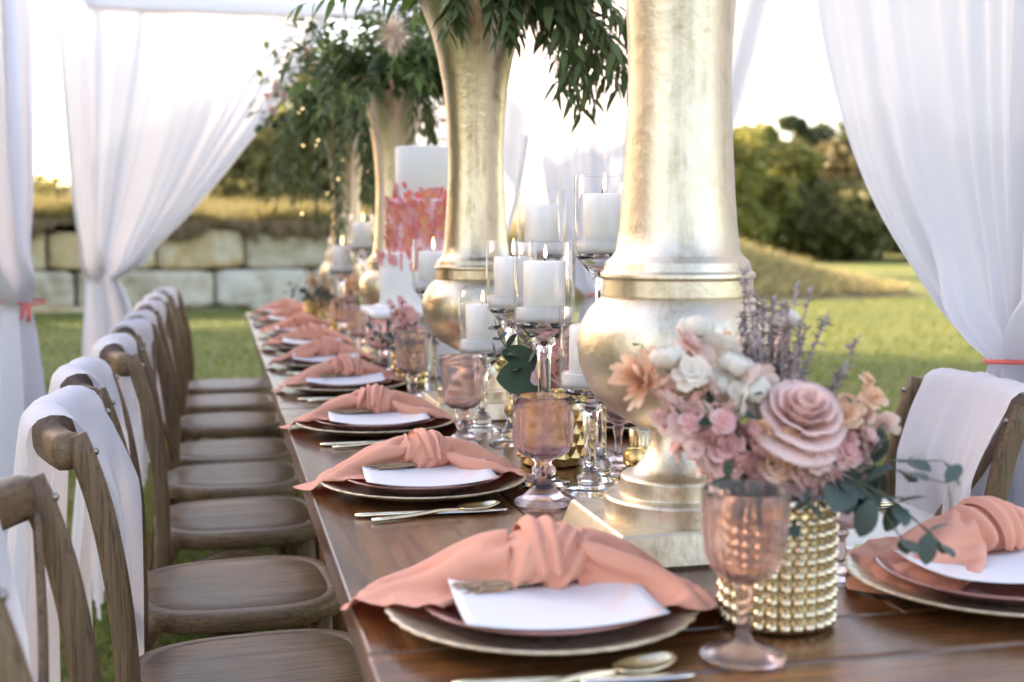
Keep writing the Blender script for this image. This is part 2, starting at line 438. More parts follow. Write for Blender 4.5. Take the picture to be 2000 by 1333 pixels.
# bank behind the wall, falling away into a dune on the right
W0 = Vector((-3.157, 19.45, 0)); WD = Vector((4.946, .62, 0)).normalized(); WN = Vector((-WD.y, WD.x, 0))
def wallpt(s, back, z): p = W0 + WD * s + WN * back; return Vector((p.x, p.y, z))
def bank_h(s, b):
    # s along the wall, b behind it
    top = 1.32 if s < 6 else 1.12 if s < 12.4 else max(0.0, 1.12 * (1 - (s - 12.4) / 4.3) ** 1.05) if s < 16.7 else 0
    rise = .22 * min(1, max(0, b) / 3.0) * (1 if s < 5 else max(0, 1 - (s - 5) / 2))
    face = 1.0 if s < 6.6 else min(1.0, max(0.0, (b + 1.2) / 2.6)); face = face * face * (3 - 2 * face)
    back = 1.0 if b < 7 else max(0, 1 - (b - 7) / 5)
    if s < 3: back = 1.0 if b < 40 else max(0, 1 - (b - 40) / 10)
    return (top + rise) * face * back + .10 * math.sin(s * 1.3 + b * .7) * math.sin(b * 1.1 + s * .6) * face * back * (top / 1.32)
rng = np.random.RandomState(3)
bm_ = MB()
def bankfn(u, w):
    s = -30 + 49 * u; b_ = -1.3 + 52 * w ** 1.7
    if s < 6.4: b_ = max(b_, .18)
    h = bank_h(s, b_); return wallpt(s, b_, h + (.004 if h > .003 else -.05))
bm_.add(*grid(130, 50, bankfn)); tag(obj('grass_bank', bm_, 'bank_soil'), 'raised bank of dry grass above the stone wall', 'bank', kind='structure')

# stone retaining wall, each block a piece
wall = thing('stone_wall', 'low retaining wall of huge pale limestone blocks under dry grass', 'wall', (0, 0, 0))
def stone_block(s0, s1, z0, z1, out, seed):
    r_ = np.random.RandomState(seed); mb = MB(); L = s1 - s0
    nu, nv = 26, 12; depth = .75
    ph = r_.uniform(0, 6, 8); tilt = r_.uniform(-.035, .035, 2)
    def front(u, w):
        e = min(u, 1 - u) * L; ez = min(w, 1 - w) * (z1 - z0)
        round_ = .05 * math.exp(-(e / .03)) + .045 * math.exp(-(ez / .03))
        dz = .03 * math.sin(u * 5 + ph[0]) * (1 - 2 * abs(w - .5)) + (w - .5) * tilt[0] * (u - .5) * 4
        bmp = .05 * mnoise.noise(Vector((u * L * 2 + ph[1], w * 1.6, ph[2]))) + .035 * mnoise.noise(Vector((u * L * 6 + ph[3], w * 4.5, ph[2])))
        # broken corners
        cz = z0 + (z1 - z0) * w + dz * (0.6 if .1 < w < .9 else .5)
        if u < .08 or u > .92: cz += (.5 - w) * .03 * (1 + math.sin(ph[4]))
        return wallpt(s0 + L * u, -out + round_ + bmp, cz)
    v, f = grid(nu, nv, front); k = len(v); mb.add(v, f)
    # sides back
    ring = [i for i in range(nu)] + [j * nu + nu - 1 for j in range(1, nv)] + [(nv - 1) * nu + i for i in range(nu - 2, -1, -1)] + [j * nu for j in range(nv - 2, 0, -1)]
    bv = [tuple(Vector(v[i]) + WN * depth) for i in ring]; q = len(mb.v); mb.v.extend(bv)
    for i in range(len(ring)):
        a, b_ = ring[i], ring[(i + 1) % len(ring)]; mb.f.append((b_, a, q + i, q + (i + 1) % len(ring))); mb.mi.append(0)
    o = obj('block', mb, 'stone', wall, smooth=True)
    return o
def px2s(x): return (x - 0) * (4.985 / 650.0)
seed = 10
for row in ([-420, -250, -90, 87, 292, 469, 650, 800], ):
    for a, b_ in zip(row[:-1], row[1:]): seed += 1; stone_block(px2s(a) + .02, px2s(b_) - .02, .63, 1.22 + (.02 if seed % 2 else -.03), .03 * (seed % 3), seed)
for row in ([-520, -330, -140, -20, 138, 405, 605, 790, 985, 1150], ):
    for a, b_ in zip(row[:-1], row[1:]): seed += 1; stone_block(px2s(a) + .025, px2s(b_) - .025, .03, .60, .10 + .03 * (seed % 3), seed)
for row in ([-400, -200, 0, 245, 470, 700, 900], ):
    for a, b_ in zip(row[:-1], row[1:]): seed += 1; stone_block(px2s(a) + .03, px2s(b_) - .03, -.45, .0 + .06 * (seed % 2), .2, seed)

# ------------------------------------------------------------------ tent: frame and curtains
XL, XR, ZT, ZTIE = -.66, 1.44, 2.33, .925
PY = (1.95, 4.45, 6.75)
fr = thing('canopy_frame', 'tall cloth-wrapped canopy frame holding the white curtains', 'canopy frame')
for x in (XL, XR):
    for y in PY:
        mb = MB(); mb.add(*tube([(x, y, 0), (x, y, ZT)], .022, 12)); obj('post', mb, 'frame_cloth', fr)
        mb = MB(); mb.add(*lathe([(.0, .0), (.12, .001), (.12, .012), (.03, .02), (.0, .03)], 20)); obj('base_plate', mb, 'steel', fr, (x, y, .002))
    mb = MB(); mb.add(*tube([(x, PY[0] - 2.4, ZT + .03), (x, PY[-1], ZT + .03)], .028, 12)); obj('side_rail', mb, 'frame_cloth', fr)
mb = MB(); mb.add(*box(XL - .05, XR + .05, PY[-1] - .035, PY[-1] + .035, ZT - .02, ZT + .065, .02)); obj('header_rail', mb, 'frame_cloth', fr)

def curtain(px, py, arms, label, seedv, ribbon=True, lin=.0, rt=.075):
    """arms: list of two (dx, dy, length, bow) from the post along the rails"""
    root = thing('curtain', label, 'curtain', (px, py, 0), 0, 'white voile curtains tied to the canopy posts')
    r_ = np.random.RandomState(seedv); ph = r_.uniform(0, 6.28, 12)
    nu, nv = 300, 72; mb = MB()
    def s_of(t, a): return (1 - a) * (.55 * t ** 1.3 + .45 * t ** 7) + a * t ** 1.15
    def fn(u, w):
        uu = u * 2 - 1; arm = arms[0] if uu >= 0 else arms[1]; q = abs(uu)
        dx, dy, L, a = arm; nx, ny = -dy, dx
        if uu < 0: nx, ny = dy, -dx
        z = ZT * (1 - w)
        uw = uu + .035 * math.sin(w * 5 + ph[6]) * math.sin(uu * 7 + ph[7]); fm = .55 + .45 * math.sin(uu * 6 + ph[8] + w * 2)
        fold = fm * (math.sin(uw * 41 + ph[0]) * .30 + math.sin(uw * 67 + ph[2]) * .22 + math.sin(uw * 113 + ph[9] + w * 3) * .10 * (1 + math.sin(uu * 13 + ph[10]))) + math.sin(uw * 17 + ph[1]) * .35 + math.sin(uw * 9 + ph[3]) * .45
        if z > ZTIE:
            t = (ZT - z) / (ZT - ZTIE); k = 1 - s_of(t, a)
            puff = .05 * math.exp(-((z - ZTIE - .07) / .07) ** 2)
            wd = L * q * k + (rt + puff) * q * (1 - k)
            amp = (.030 + .012 * math.sin(q * 5 + ph[4])) * (1 - t) + .045 * t + puff * .6
            amp *= min(1, .35 + 1.3 * k + .9 * t ** 6)
        else:
            t = (ZTIE - z) / ZTIE; g = t ** .55
            wd = (rt + (.17 + .05 * math.sin(ph[5])) * g) * q; amp = .04 + .075 * g
        # gathered cloth goes round the post on the tent's outer side
        bend = .02
        return (dx * wd + nx * (amp * fold + bend), dy * wd + ny * (amp * fold + bend), z + .006)
    v, f = grid(nu, nv, fn); mb.add(v, f)
    obj('fabric', mb, 'voile', root)
    if ribbon:
        mb = MB(); ring = []
        dx, dy = arms[0][0], arms[0][1]
        mb.add(*lathe([(1.0, -.0032), (1.02, -.0025), (1.02, .0025), (1.0, .0032)], 40))
        mb.v = [(x * (rt + .006) , y * (rt + .006), z + .004 * math.sin(math.atan2(y, x) * 2)) for x, y, z in mb.v]
        # two short tails
        mb.add(*tube([(rt * .5, -rt - .02, 0), (rt * .6, -rt - .04, -.03), (rt * .55, -rt - .035, -.06)], [(.006, .001)] * 3, 8))
        mb.add(*tube([(rt * .4, -rt - .02, 0), (rt * .3, -rt - .045, -.04), (rt * .2, -rt - .035, -.05)], [(.006, .001)] * 3, 8))
        obj('ribbon', mb, 'coral_ribbon', root, (0, 0, ZTIE + .005), solid=.003)
    return root
curtain(XL, PY[1], [(0, 1, .62, 0), (0, -1, 1.25, 0)], 'narrow white curtain with coral tie standing clear of the stone wall, beside the chair row', 1)
curtain(XL + .045, PY[2], [(1, 0, 1.23, .75), (0, -1, 1.1, .05)], 'wide white curtain swept into a knot before the stone blocks, at the chair row corner', 2, ribbon=False, rt=.085)
curtain(XR, PY[0], [(0, 1, .98, 0), (0, -1, 1.5, 0)], 'white curtain with coral tie beside the lone draped chair', 3)
curtain(XR, PY[1], [(0, 1, 1.15, 0), (0, -1, 1.75, 0)], 'white curtain behind the large gold trumpet vase without flowers, facing the lawn', 4)
curtain(XR, PY[2], [(-1, 0, .55, .3), (0, -1, 1.50, 0)], 'white curtain beyond the tall hurricane candles, at the far lawn corner', 5)
# ------------------------------------------------------------------ tables
TZ, TX0, TX1 = .76, .13, .992
def table(y0, y1, label):
    t = thing('farm_table', label, 'table', ((TX0 + TX1) / 2, (y0 + y1) / 2, 0), 0, 'farm tables set end to end')
    hw, hl = (TX1 - TX0) / 2, (y1 - y0) / 2 - .002; bb = .115
    xs = [-hw, -hw + .290, -hw + .572, hw]
    for a, b_ in zip(xs[:-1], xs[1:]):
        mb = MB(); mb.add(*box(a + .0012, b_ - .0012, -hl + bb, hl - bb, TZ - .042, TZ, .004)); obj('plank', mb, 'table_y', t, smooth=False)
    for s in (-1, 1):
        y = s * (hl - bb / 2); mb = MB(); mb.add(*box(-hw, hw, y - bb / 2 + .001, y + bb / 2 - .001, TZ - .042, TZ - .0005, .004)); obj('breadboard_end', mb, 'table_x', t, smooth=False)
        mb = MB(); mb.add(*box(s * (hw - .11) - .012, s * (hw - .11) + .012, -hl + .2, hl - .2, TZ - .13, TZ - .041, .003)); obj('apron', mb, 'table_y', t, smooth=False)
        for q in (-1, 1):
            mb = MB(); x = q * (hw - .11); y = s * (hl - .16); mb.add(*tube([(x, y, 0), (x, y, .3), (x, y, TZ - .041)], [(.03, .03), (.034, .034), (.04, .04)], 12, up=(0, 1, 0))); obj('leg', mb, 'table_z', t)
    return t
table(-.79, 1.03, 'brown plank farm table at the end opposite the stone wall, one beaded vase')
table(1.03, 2.85, 'brown plank farm table carrying the largest gold trumpet vase')
table(2.85, 4.67, 'brown plank farm table carrying the three tier cake')
table(4.67, 6.44, 'brown plank farm table at the stone wall end')

# ------------------------------------------------------------------ chairs
def make_chair():
    t = thing('crossback_chair', 'x', 'chair', (0, 0, 0))
    # seat
    rings = [(0.93, -.04), (1.0, -.032), (1.0, -.008), (.985, -.001), (.955, .001), (.865, .002), (.855, -.0015), (.845, .0015), (.6, .0), (.3, -.001), (.02, -.001)]
    mb = MB(); v = []; n_ = 56
    for sc, z in rings:
        for i in range(n_):
            a = 2 * PI * i / n_; c, s = math.cos(a), math.sin(a)
            x = math.copysign(abs(c) ** .62, c); y = math.copysign(abs(s) ** .62, s)
            v.append((.205 * sc * x + .003, (.203 + .012 * x) * sc * y, .458 + z))
    f = []
    for j in range(len(rings) - 1):
        for i in range(n_): a = j * n_ + i; b_ = j * n_ + (i + 1) % n_; f.append((a, b_, b_ + n_, a + n_))
    f.append(tuple(range(n_))[::-1]); f.append(tuple(range((len(rings) - 1) * n_, len(rings) * n_)))
    mb.add(v, f); obj('seat', mb, 'oak_x', t)
    for s in (-1, 1):
        pts = bez([(-.235, s * .205, 0), (-.205, s * .203, .25), (-.185, s * .20, .46), (-.19, s * .20, .62), (-.212, s * .20, .77), (-.245, s * .198, .885)], 22)
        mb = MB(); mb.add(*tube(pts, [(.012, .015)] + [(.0135, .017)] * 21 + [(.012, .015)], 14, up=(1, 0, 0))); obj('back_post', mb, 'oak_z', t)
        mb = MB(); mb.add(*tube(bez([(.15, s * .165, .425), (.157, s * .17, .2), (.165, s * .175, 0)], 8), [.021, .021, .02, .02, .019, .018, .017, .016, .015], 14)); obj('front_leg', mb, 'oak_z', t)
        # side hoop below the seat
        mb = MB(); mb.add(*tube(bez([(-.19, s * .185, .25), (-.13, s * .182, .36), (-.02, s * .178, .405), (.09, s * .174, .36), (.155, s * .168, .25)], 20), (.010, .013), 10)); obj('hoop', mb, 'oak_x', t)
        mb = MB(); mb.add(*lathe([(.0, .004), (.0035, .0028), (.0055, .0008), (.0055, -.004)], 12)); 
        obj('bolt', mb, 'dull_steel', t, (-.2185, s * .198, .862), (0, rad(76), 0))
        # cross straps
        pts = bez([(-.236, s * .17, .845), (-.224, s * .09, .75), (-.214, 0, .665 + .006 * s), (-.196, -s * .09, .57), (-.188, -s * .175, .485)], 18)
        mb = MB(); mb.add(*tube(pts, (.013, .0045), 8, up=(1, 0, .1))); obj('cross_strap', mb, 'oak_z', t)
    for (x, z) in ((-.19, .25), (.155, .25)):
        mb = MB(); mb.add(*tube(bez([(x, -.18, z), (x, -.1, z + .11), (x, 0, z + .155), (x, .1, z + .11), (x, .18, z)], 18), (.013, .010), 10)); obj('hoop', mb, 'oak_y', t)
    # bowed top rail
    pts = bez([(-.252, -.208, .862), (-.27, -.16, .864), (-.292, -.08, .866), (-.298, 0, .867), (-.292, .08, .866), (-.27, .16, .864), (-.252, .208, .862)], 26)
    rr = [(.016, .02)] + [(.020, .026)] * 25 + [(.016, .02)]
    rr[0] = (.010, .014); rr[-1] = (.010, .014); rr[1] = (.02, .026); rr[-2] = (.02, .026)
    mb = MB(); mb.add(*tube(pts, rr, 16, up=(0, 0, 1))); obj('top_rail', mb, 'oak_y', t)
    return t
chair0 = make_chair()
def chair_drape(seedv, label, hw=.165, front_to=.47, back_to=.10, shift=0.0, fo=0.0):
    r_ = np.random.RandomState(seedv); ph = r_.uniform(0, 6.28, 8); mb = MB(); nu, nv = 46, 70
    lf, lb = .868 - front_to, .868 - back_to; arc = .13; tot = lf + lb + arc
    def fn(u, w):
        y0 = (u * 2 - 1); s = w * tot
        railx = -.298 + .046 * ((y0 * hw + shift) / .208) ** 2
        dz = 0
        if s < lf: d = lf - s; x = railx + .040 + .01 * d + fo * min(1, d / .12) ** .7; z = .868 - d; k = d / lf
        elif s < lf + arc:
            a = (s - lf) / arc * PI; x = railx + .040 * math.cos(a); z = .866 + .044 * math.sin(a) ** .8; k = 0
        else: d = s - lf - arc; x = railx - .040 - .05 * min(1, d / .5); z = .868 - d; k = d / lb
        g = min(1, k * 2.5)
        fold = (math.sin(y0 * 9 + ph[0] + k) * .5 + math.sin(y0 * 15 + ph[1] - k * 2) * .4 + math.sin(y0 * 25 + ph[2]) * .3)
        x += .014 * fold * (.12 + g) * (-1 if s > lf + arc else 1) * (1 if s > lf + arc else .8)
        z += .003 * fold * (1 - g)
        narrow = 1 - .16 * min(1, k * 1.6) + (.12 * k if s > lf else .0)
        y = y0 * hw * narrow + .012 * math.sin(k * 4 + ph[3]) * g + shift + .008 * math.sin(ph[4]) 
        if k > .93: z += .02 * math.sin(y0 * 6 + ph[5])
        return (x, y, z)
    mb.add(*grid(nu, nv, fn)); o = obj('chair_drape', mb, 'chiffon', None); return tag(o, label, 'drape', 'white drapes over the chair backs')
ORD = ['first', 'second', 'third', 'fourth', 'fifth', 'sixth', 'seventh', 'eighth', 'ninth']
CY = [1.27, 1.97, 2.49, 3.12, 3.65, 4.10, 4.755, 5.34, 5.915]
rc = random.Random(5)
for i, y in enumerate(CY):
    c = chair0 if i == 0 else copy_tree(chair0)
    rz = rad(rc.uniform(-4, 4)); x = .03 + rc.uniform(-.012, .012)
    c.location = (x, y, 0); c.rotation_euler = (0, 0, rz)
    k = ORD[8 - i]
    c['label'] = 'weathered oak cross-back chair, %s from the stone wall end of the long row' % k
    c['category'] = 'chair'; c['group'] = 'oak chairs in the long row'
    d = chair_drape(20 + i, 'sheer white drape on the %s oak chair from the stone wall' % k, hw=.158 + rc.uniform(-.006, .01) - (.018 if i > 2 else 0) if i else .10, shift=.012 if i else -.06, fo=(.02, .05, .03)[i] if i < 3 else 0)
    d.location = (x, y, 0); d.rotation_euler = (0, 0, rz)
c = copy_tree(chair0); c.location = (1.035, 1.945, 0); c.rotation_euler = (0, 0, PI - rad(8)); c['label'] = 'lone weathered oak cross-back chair across the table beside the lawn'; c['category'] = 'chair'; del c['group']
d = chair_drape(44, 'sheer white drape over the lone oak chair beside the lawn', hw=.178, front_to=.40, fo=.05, shift=.018); d.location = (1.035, 1.945, 0); d.rotation_euler = (0, 0, PI - rad(8)); d['label'] = 'sheer white drape over the lone oak chair beside the lawn'

# ------------------------------------------------------------------ table ware prototypes
def creased(prof, e=.0012):
    out = [prof[0]]
    for k in range(1, len(prof)):
        (r0, z0), (r1, z1) = prof[k - 1], prof[k]; L = math.hypot(r1 - r0, z1 - z0); t = min(.3, e / max(L, 1e-6))
        out += [(r0 + (r1 - r0) * t, z0 + (z1 - z0) * t), (r0 + (r1 - r0) * (1 - t), z0 + (z1 - z0) * (1 - t)), (r1, z1)]
    return out
def lathe_mesh(name, prof, m, n=48, fn=None, cap0=False, cap1=False):
    mb = MB(); mb.add(*lathe(prof, n, fn, cap0, cap1)); return mb.mesh(name, m)
scal = lambda amp, k: (lambda a, r, z: (r * (1 + amp * math.cos(k * a) * (1 if r > .13 else 0)), z + (amp * .05 * math.cos(k * a) if r > .13 else 0)))
CH = lathe_mesh('charger', [(.0, .003), (.098, .003), (.105, .004), (.128, .010), (.150, .017), (.160, .020), (.1615, .022), (.160, .0235), (.150, .0205), (.128, .0135), (.104, .0075), (.098, .0065), (.0, .0065)], 'charger', 160, scal(.009, 40))
PLT = lathe_mesh('plate', [(.0, .0), (.075, .0), (.082, .002), (.100, .011), (.122, .019), (.126, .0205), (.127, .022), (.125, .0232), (.120, .0222), (.099, .0145), (.080, .0055), (.073, .004), (.0, .004)], 'plate_glass', 96, lambda a, r, z: (r * (1 + (.004 * math.cos(36 * a) if r > .09 else 0)), z))
def card_mesh():
    mb = MB(); mb.add(*grid(18, 10, lambda u, w: ((u - .5) * .196, (w - .5) * .135, .010 * (2 * u - 1) ** 2 + .004 * (2 * w - 1) ** 2))); return mb.mesh('menu_card', 'menu_card')
CARD = card_mesh()
def drape_tail(sd, r_):
    """one loose corner of the napkin: gathered at the knot, let fall over plate, charger and table"""
    nu, nv = 35, 38; L = .178 + r_.uniform(-.012, .016); skew = r_.uniform(-.025, .025); lift = r_.uniform(.9, 1.2)
    sv = np.linspace(0, 1, nv); tu = np.linspace(-1, 1, nu)
    W = np.interp(sv, [0, .2, .45, .7, .9, 1], [.085, .105, .110, .078, .034, .004])          # half widths of the flat cloth
    rest = np.zeros((nv, nu, 2)); rest[..., 0] = (sv[:, None] * L) * np.ones((1, nu)); rest[..., 1] = W[:, None] * tu[None, :]
    X = np.zeros((nv, nu, 3)); nf = r_.choice([4, 5, 6]); ph0 = r_.uniform(0, 6.28)
    ang = np.radians(-35 + 250 * (tu + 1) / 2); rr = .023 + .007 * np.cos(tu * nf * PI + ph0)
    py, pz = rr * np.cos(ang) * -1, .022 + rr * np.sin(ang) * 1.05
    ang2 = np.radians(10 + 160 * (tu + 1) / 2)
    for j, q in enumerate(sv):
        wq = W[j] * .58; ey = -wq * np.cos(ang2) * 1.0; hq = .074 * lift * (1 - q) ** 1.0; ez = .0 + hq * np.sin(ang2) ** .9
        fz = .010 * (1 - q) * np.cos(tu * nf * PI + ph0 + q * 1.5) + .004 * r_.normal(size=nu) * (j > 2)
        k = min(1, q / .28); k = k * k * (3 - 2 * k)
        X[j, :, 0] = sd * (.030 + L * q * .96); X[j, :, 1] = py * (1 - k) + (ey + skew * q) * k; X[j, :, 2] = pz * (1 - k) + (ez + fz) * k
    Vv = np.zeros_like(X); X0 = X[0].copy()
    def con(a, b_, st):
        return (a, b_, np.linalg.norm(rest[a] - rest[b_], axis=-1), st)
    cons = []
    def slices(dj, di, par_axis):
        for par in (0, 1):
            for par2 in (0, 1):
                ja = np.arange(nv - dj); ia = np.arange(max(0, -di), nu - max(0, di))
                if par_axis == 0: ja = ja[(ja // max(1, dj)) % 2 == par] if dj else ja; ia = ia[ia % 2 == par2]
                else: ia = ia[(ia // max(1, abs(di))) % 2 == par]; ja = ja[ja % 2 == par2]
                J, I = np.meshgrid(ja, ia, indexing='ij'); yield (J.ravel(), I.ravel()), (J.ravel() + dj, I.ravel() + di)
    for (dj, di, ax, st) in ((1, 0, 0, 1.0), (0, 1, 1, 1.0), (1, 1, 0, .5), (1, -1, 0, .5), (2, 0, 0, .4), (0, 2, 1, .4), (4, 0, 0, .25), (0, 4, 1, .22)):
        for a, b_ in slices(dj, di, ax):
            if len(a[0]): cons.append((a, b_, np.linalg.norm(rest[a] - rest[b_], axis=-1), st))
    def floor_h(x, y):
        r = np.hypot(x + .01, y + .04)
        return np.where(r < .125, -.004, np.where(r < .160, -.010, -.0325))
    for step in range(24):
        Vv[..., 2] -= 9.8 * .006; Vv *= .90
        Pn = X + Vv * .006
        for it in range(5):
            for a, b_, l0, st in cons:
                d = Pn[b_] - Pn[a]; ln = np.linalg.norm(d, axis=-1) + 1e-9; g = (st * .5 * (ln - l0) / ln)[:, None] * d
                Pn[a] += g; Pn[b_] -= g
            Pn[0] = X0
            h = floor_h(Pn[..., 0], Pn[..., 1]); low = Pn[..., 2] < h
            Pn[..., 2] = np.where(low, h, Pn[..., 2])
            Pn[..., 0] = np.where(low, X[..., 0] * .8 + Pn[..., 0] * .2, Pn[..., 0]); Pn[..., 1] = np.where(low, X[..., 1] * .8 + Pn[..., 1] * .2, Pn[..., 1])
        Vv = (Pn - X) / .006; X = Pn
    f = [(j * nu + i, j * nu + i + 1, (j + 1) * nu + i + 1, (j + 1) * nu + i) for j in range(nv - 1) for i in range(nu - 1)]
    return X.reshape(-1, 3).tolist(), f
def napkin_meshes(seedv):
    r_ = np.random.RandomState(seedv); ph = r_.uniform(0, 6.28, 14); out = []
    for sd in (-1, 1):
        mb = MB(); mb.add(*drape_tail(sd, r_)); out.append(mb.mesh('tail', 'peach_linen'))
    mb = MB(); kr = [(r_.uniform(-.04, .04), r_.uniform(.003, .009), r_.choice([-1, 1, 1]) * r_.uniform(.003, .0065)) for _ in range(9)]
    def kf(u, w):
        a = 2 * PI * u; x = (w - .5) * .088; q = abs(2 * w - 1)
        r = .0315 * (1 - .5 * q ** 3.5)
        xs_ = x + .012 * math.sin(a + ph[0])
        for q_, (xc, wv, am) in enumerate(kr): r += am * math.exp(-((xs_ - xc - .008 * math.sin(a + q_)) / wv) ** 2)
        sk = .016 * math.sin(a + ph[4])
        return (x + sk * (1 - q), r * 1.12 * math.cos(a), .024 + r * math.sin(a) * (.98) + .004 * math.sin(a * 3 + ph[5]) * (1 - q))
    mb.add(*grid(48, 44, kf, wrap_u=True)); out.append(mb.mesh('knot', 'peach_linen'))
    # a loop of cloth crossing over the knot
    mb = MB()
    def lf(u, w):
        a = rad(-25 + 210 * w); t = u * 2 - 1; r = .041 + .003 * math.sin(t * 6 + ph[6])
        hw = .017 * (1 - .35 * (2 * w - 1) ** 2)
        return (t * hw + .035 * (w - .5) * math.cos(ph[7]) - .004, r * 1.05 * math.cos(a), .022 + r * math.sin(a) - .004 * t * t)
    mb.add(*grid(13, 26, lf)); out.append(mb.mesh('wrap', 'peach_linen'))
    return out
NAPS = [napkin_meshes(100 + i) for i in range(7)]
def napkin(i, loc, rz, label, sc=1.0):
    t = thing('napkin', label, 'napkin', loc, rz, 'knotted peach napkins'); ms = NAPS[i % 7]; t.scale = (sc, sc, sc * .88)
    for nm, me in zip(('tail', 'tail', 'knot', 'wrap'), ms):
        o = link(nm, me, t)
        if nm != 'knot':
            s = o.modifiers.new('s', 'SOLIDIFY'); s.thickness = .0014; s.offset = 0
            d_ = o.modifiers.new('d', 'SUBSURF'); d_.levels = 1; d_.render_levels = 1
    return t
def handle(L=.11, w0=.0075, w1=.0045): 
    return tube(bez([(0, 0, .004), (L * .3, 0, .0045), (L * .7, 0, .005), (L, 0, .005)], 10), [(w0 * .7, .0022)] + [(w0 + (w1 - w0) * k / 9, .003) for k in range(10)], 10, up=(0, 0, 1))
def knife_meshes():
    a = MB(); a.add(*handle(.115)); b_ = MB()
    b_.add(*grid(7, 12, lambda u, w: (.113 + .105 * w, (u - .5) * (.017 * (1 - .75 * max(0, w - .7) / .3)) + .002 * w, .0042 + .0016 * (1 - (2 * u - 1) ** 2))))
    return a.mesh('handle', 'flatware'), b_.mesh('blade', 'steel')
def spoon_meshes():
    a = MB(); a.add(*tube(bez([(0, 0, .004), (.06, 0, .005), (.105, 0, .008), (.135, 0, .006)], 12), [(.004, .002)] + [(.007 - .0035 * k / 11, .0022) for k in range(12)], 10, up=(0, 0, 1)))
    b_ = MB()
    b_.add(*grid(12, 16, lambda u, w: (.132 + .062 * w, (u - .5) * 2 * .0205 * math.sin(PI * max(.03, min(.985, w * .92 + .06))) ** .6, .010 - .008 * (1 - (2 * u - 1) ** 2) * math.sin(PI * w) ** .7 + .003 * w)))
    return a.mesh('handle', 'flatware'), b_.mesh('bowl', 'flatware')
def fork_meshes():
    a = MB(); a.add(*handle(.13)); b_ = MB()
    b_.add(*grid(5, 6, lambda u, w: (.128 + .03 * w, (u - .5) * (.008 + .016 * w ** .6), .005 - .002 * w)))
    for k in range(4): y = -.0095 + .0063 * k; b_.add(*tube([(.157, y, .003), (.175, y, .003), (.20, y * .95, .009)], [.0016, .0014, .0007], 6))
    return a.mesh('handle', 'flatware'), b_.mesh('tines', 'flatware')
KN, SP, FK = knife_meshes(), spoon_meshes(), fork_meshes()
def cutlery(kind, loc, rz, label, group):
    t = thing(kind, label, kind, loc, rz, group); ms, nms = {'knife': (KN, ('handle', 'blade')), 'spoon': (SP, ('handle', 'bowl')), 'fork': (FK, ('handle', 'tines'))}[kind]
    for nm, me in zip(nms, ms):
        o = link(nm, me, t)
        if nm == 'bowl': s = o.modifiers.new('s', 'SOLIDIFY'); s.thickness = .0016; s.offset = 1
        if nm == 'blade': s = o.modifiers.new('s', 'SOLIDIFY'); s.thickness = .0008; s.offset = -1
    return t
def wheat_mesh():
    r_ = random.Random(4); mb = MB()
    for k in range(22):
        a = r_.uniform(-.16, .16); L = r_.uniform(.06, .085); z = r_.uniform(.002, .011); y = r_.uniform(-.008, .008)
        p0 = Vector((0.03, y * .3, .004 + z * .3)); p1 = Vector((-L, y + L * math.sin(a), z))
        mb.add(*tube([p0, p0.lerp(p1, .55), p1], [.0009, .0012, .0005], 5))
        for q in range(5):
            c = p0.lerp(p1, .55 + .09 * q); mb.add(*leaf(c, (-1, r_.uniform(-.6, .6), r_.uniform(-.1, .5)), (0, 0, 1), .014, .003))
    return mb.mesh('wheat_sprig', 'wheat')
WH = wheat_mesh()

# goblets ---------------------------------------------------------------
def wall_prof(outer, th):
    inner = [(max(r - th, .0), z + (th if k == 0 else 0)) for k, (r, z) in enumerate(outer)]
    return inner
def goblet_meshes(kind):
    if kind == 'blush':      # round ribbed bowl on a thin stem
        bowl_o = [(.006, .070), (.018, .074), (.030, .084), (.036, .098), (.0385, .118), (.0395, .140), (.040, .157)]
        stem = [(.0, .001), (.037, .001), (.040, .003), (.038, .005), (.022, .009), (.010, .015), (.0065, .024), (.006, .045), (.0085, .058), (.0095, .064), (.0085, .070), (.0, .071)]
        rib = lambda a, r, z: (r * (1 + .018 * math.cos(20 * a) * (1 if .076 < z < .150 else 0)), z); mt = 'blush_glass'
        rib2 = lambda a, r, z: (r * (1 + .012 * math.cos(30 * a) * (1 if z < .012 and r > .015 else 0)), z)
    elif kind == 'tulip':    # etched panel bowl with a flared lip
        bowl_o = [(.008, .058), (.022, .060), (.030, .066), (.0335, .076), (.034, .095), (.035, .112), (.038, .130), (.0425, .148)]
        stem = [(.0, .001), (.034, .001), (.036, .003), (.034, .005), (.020, .010), (.011, .016), (.009, .024), (.0125, .030), (.009, .036), (.0105, .045), (.014, .051), (.011, .058), (.0, .059)]
        rib = lambda a, r, z: (r * (1 + .022 * abs(math.cos(5 * a)) * (1 if z < .142 else 0)), z); rib2 = None; mt = 'rose_glass'
    else:                    # frosted mauve, moulded arches, short conical foot
        bowl_o = [(.010, .068), (.028, .071), (.038, .078), (.0415, .090), (.042, .112), (.042, .134), (.0415, .140), (.0425, .143), (.0425, .157)]
        stem = [(.0, .001), (.041, .001), (.0425, .004), (.040, .007), (.029, .013), (.018, .024), (.012, .036), (.0115, .050), (.0125, .062), (.018, .068), (.0, .069)]
        rib = lambda a, r, z: (r * (1 + (.06 * abs(math.cos(5 * a)) ** .5 if .080 < z < .138 else 0)), z); rib2 = None; mt = 'mauve_glass'
    th = .0026
    inner = [(max(0, r - th), z + (.004 if k < 3 else 0)) for k, (r, z) in enumerate(bowl_o)]
    prof = [(.0, bowl_o[0][1])] + bowl_o + [(bowl_o[-1][0] - th / 2, bowl_o[-1][1] + .0012)] + inner[::-1] + [(.0, inner[0][1])]
    return lathe_mesh('bowl', prof, mt, 80, rib), lathe_mesh('stem', stem, mt, 60, rib2)
GOB = {k: goblet_meshes(k) for k in ('blush', 'tulip', 'mauve')}
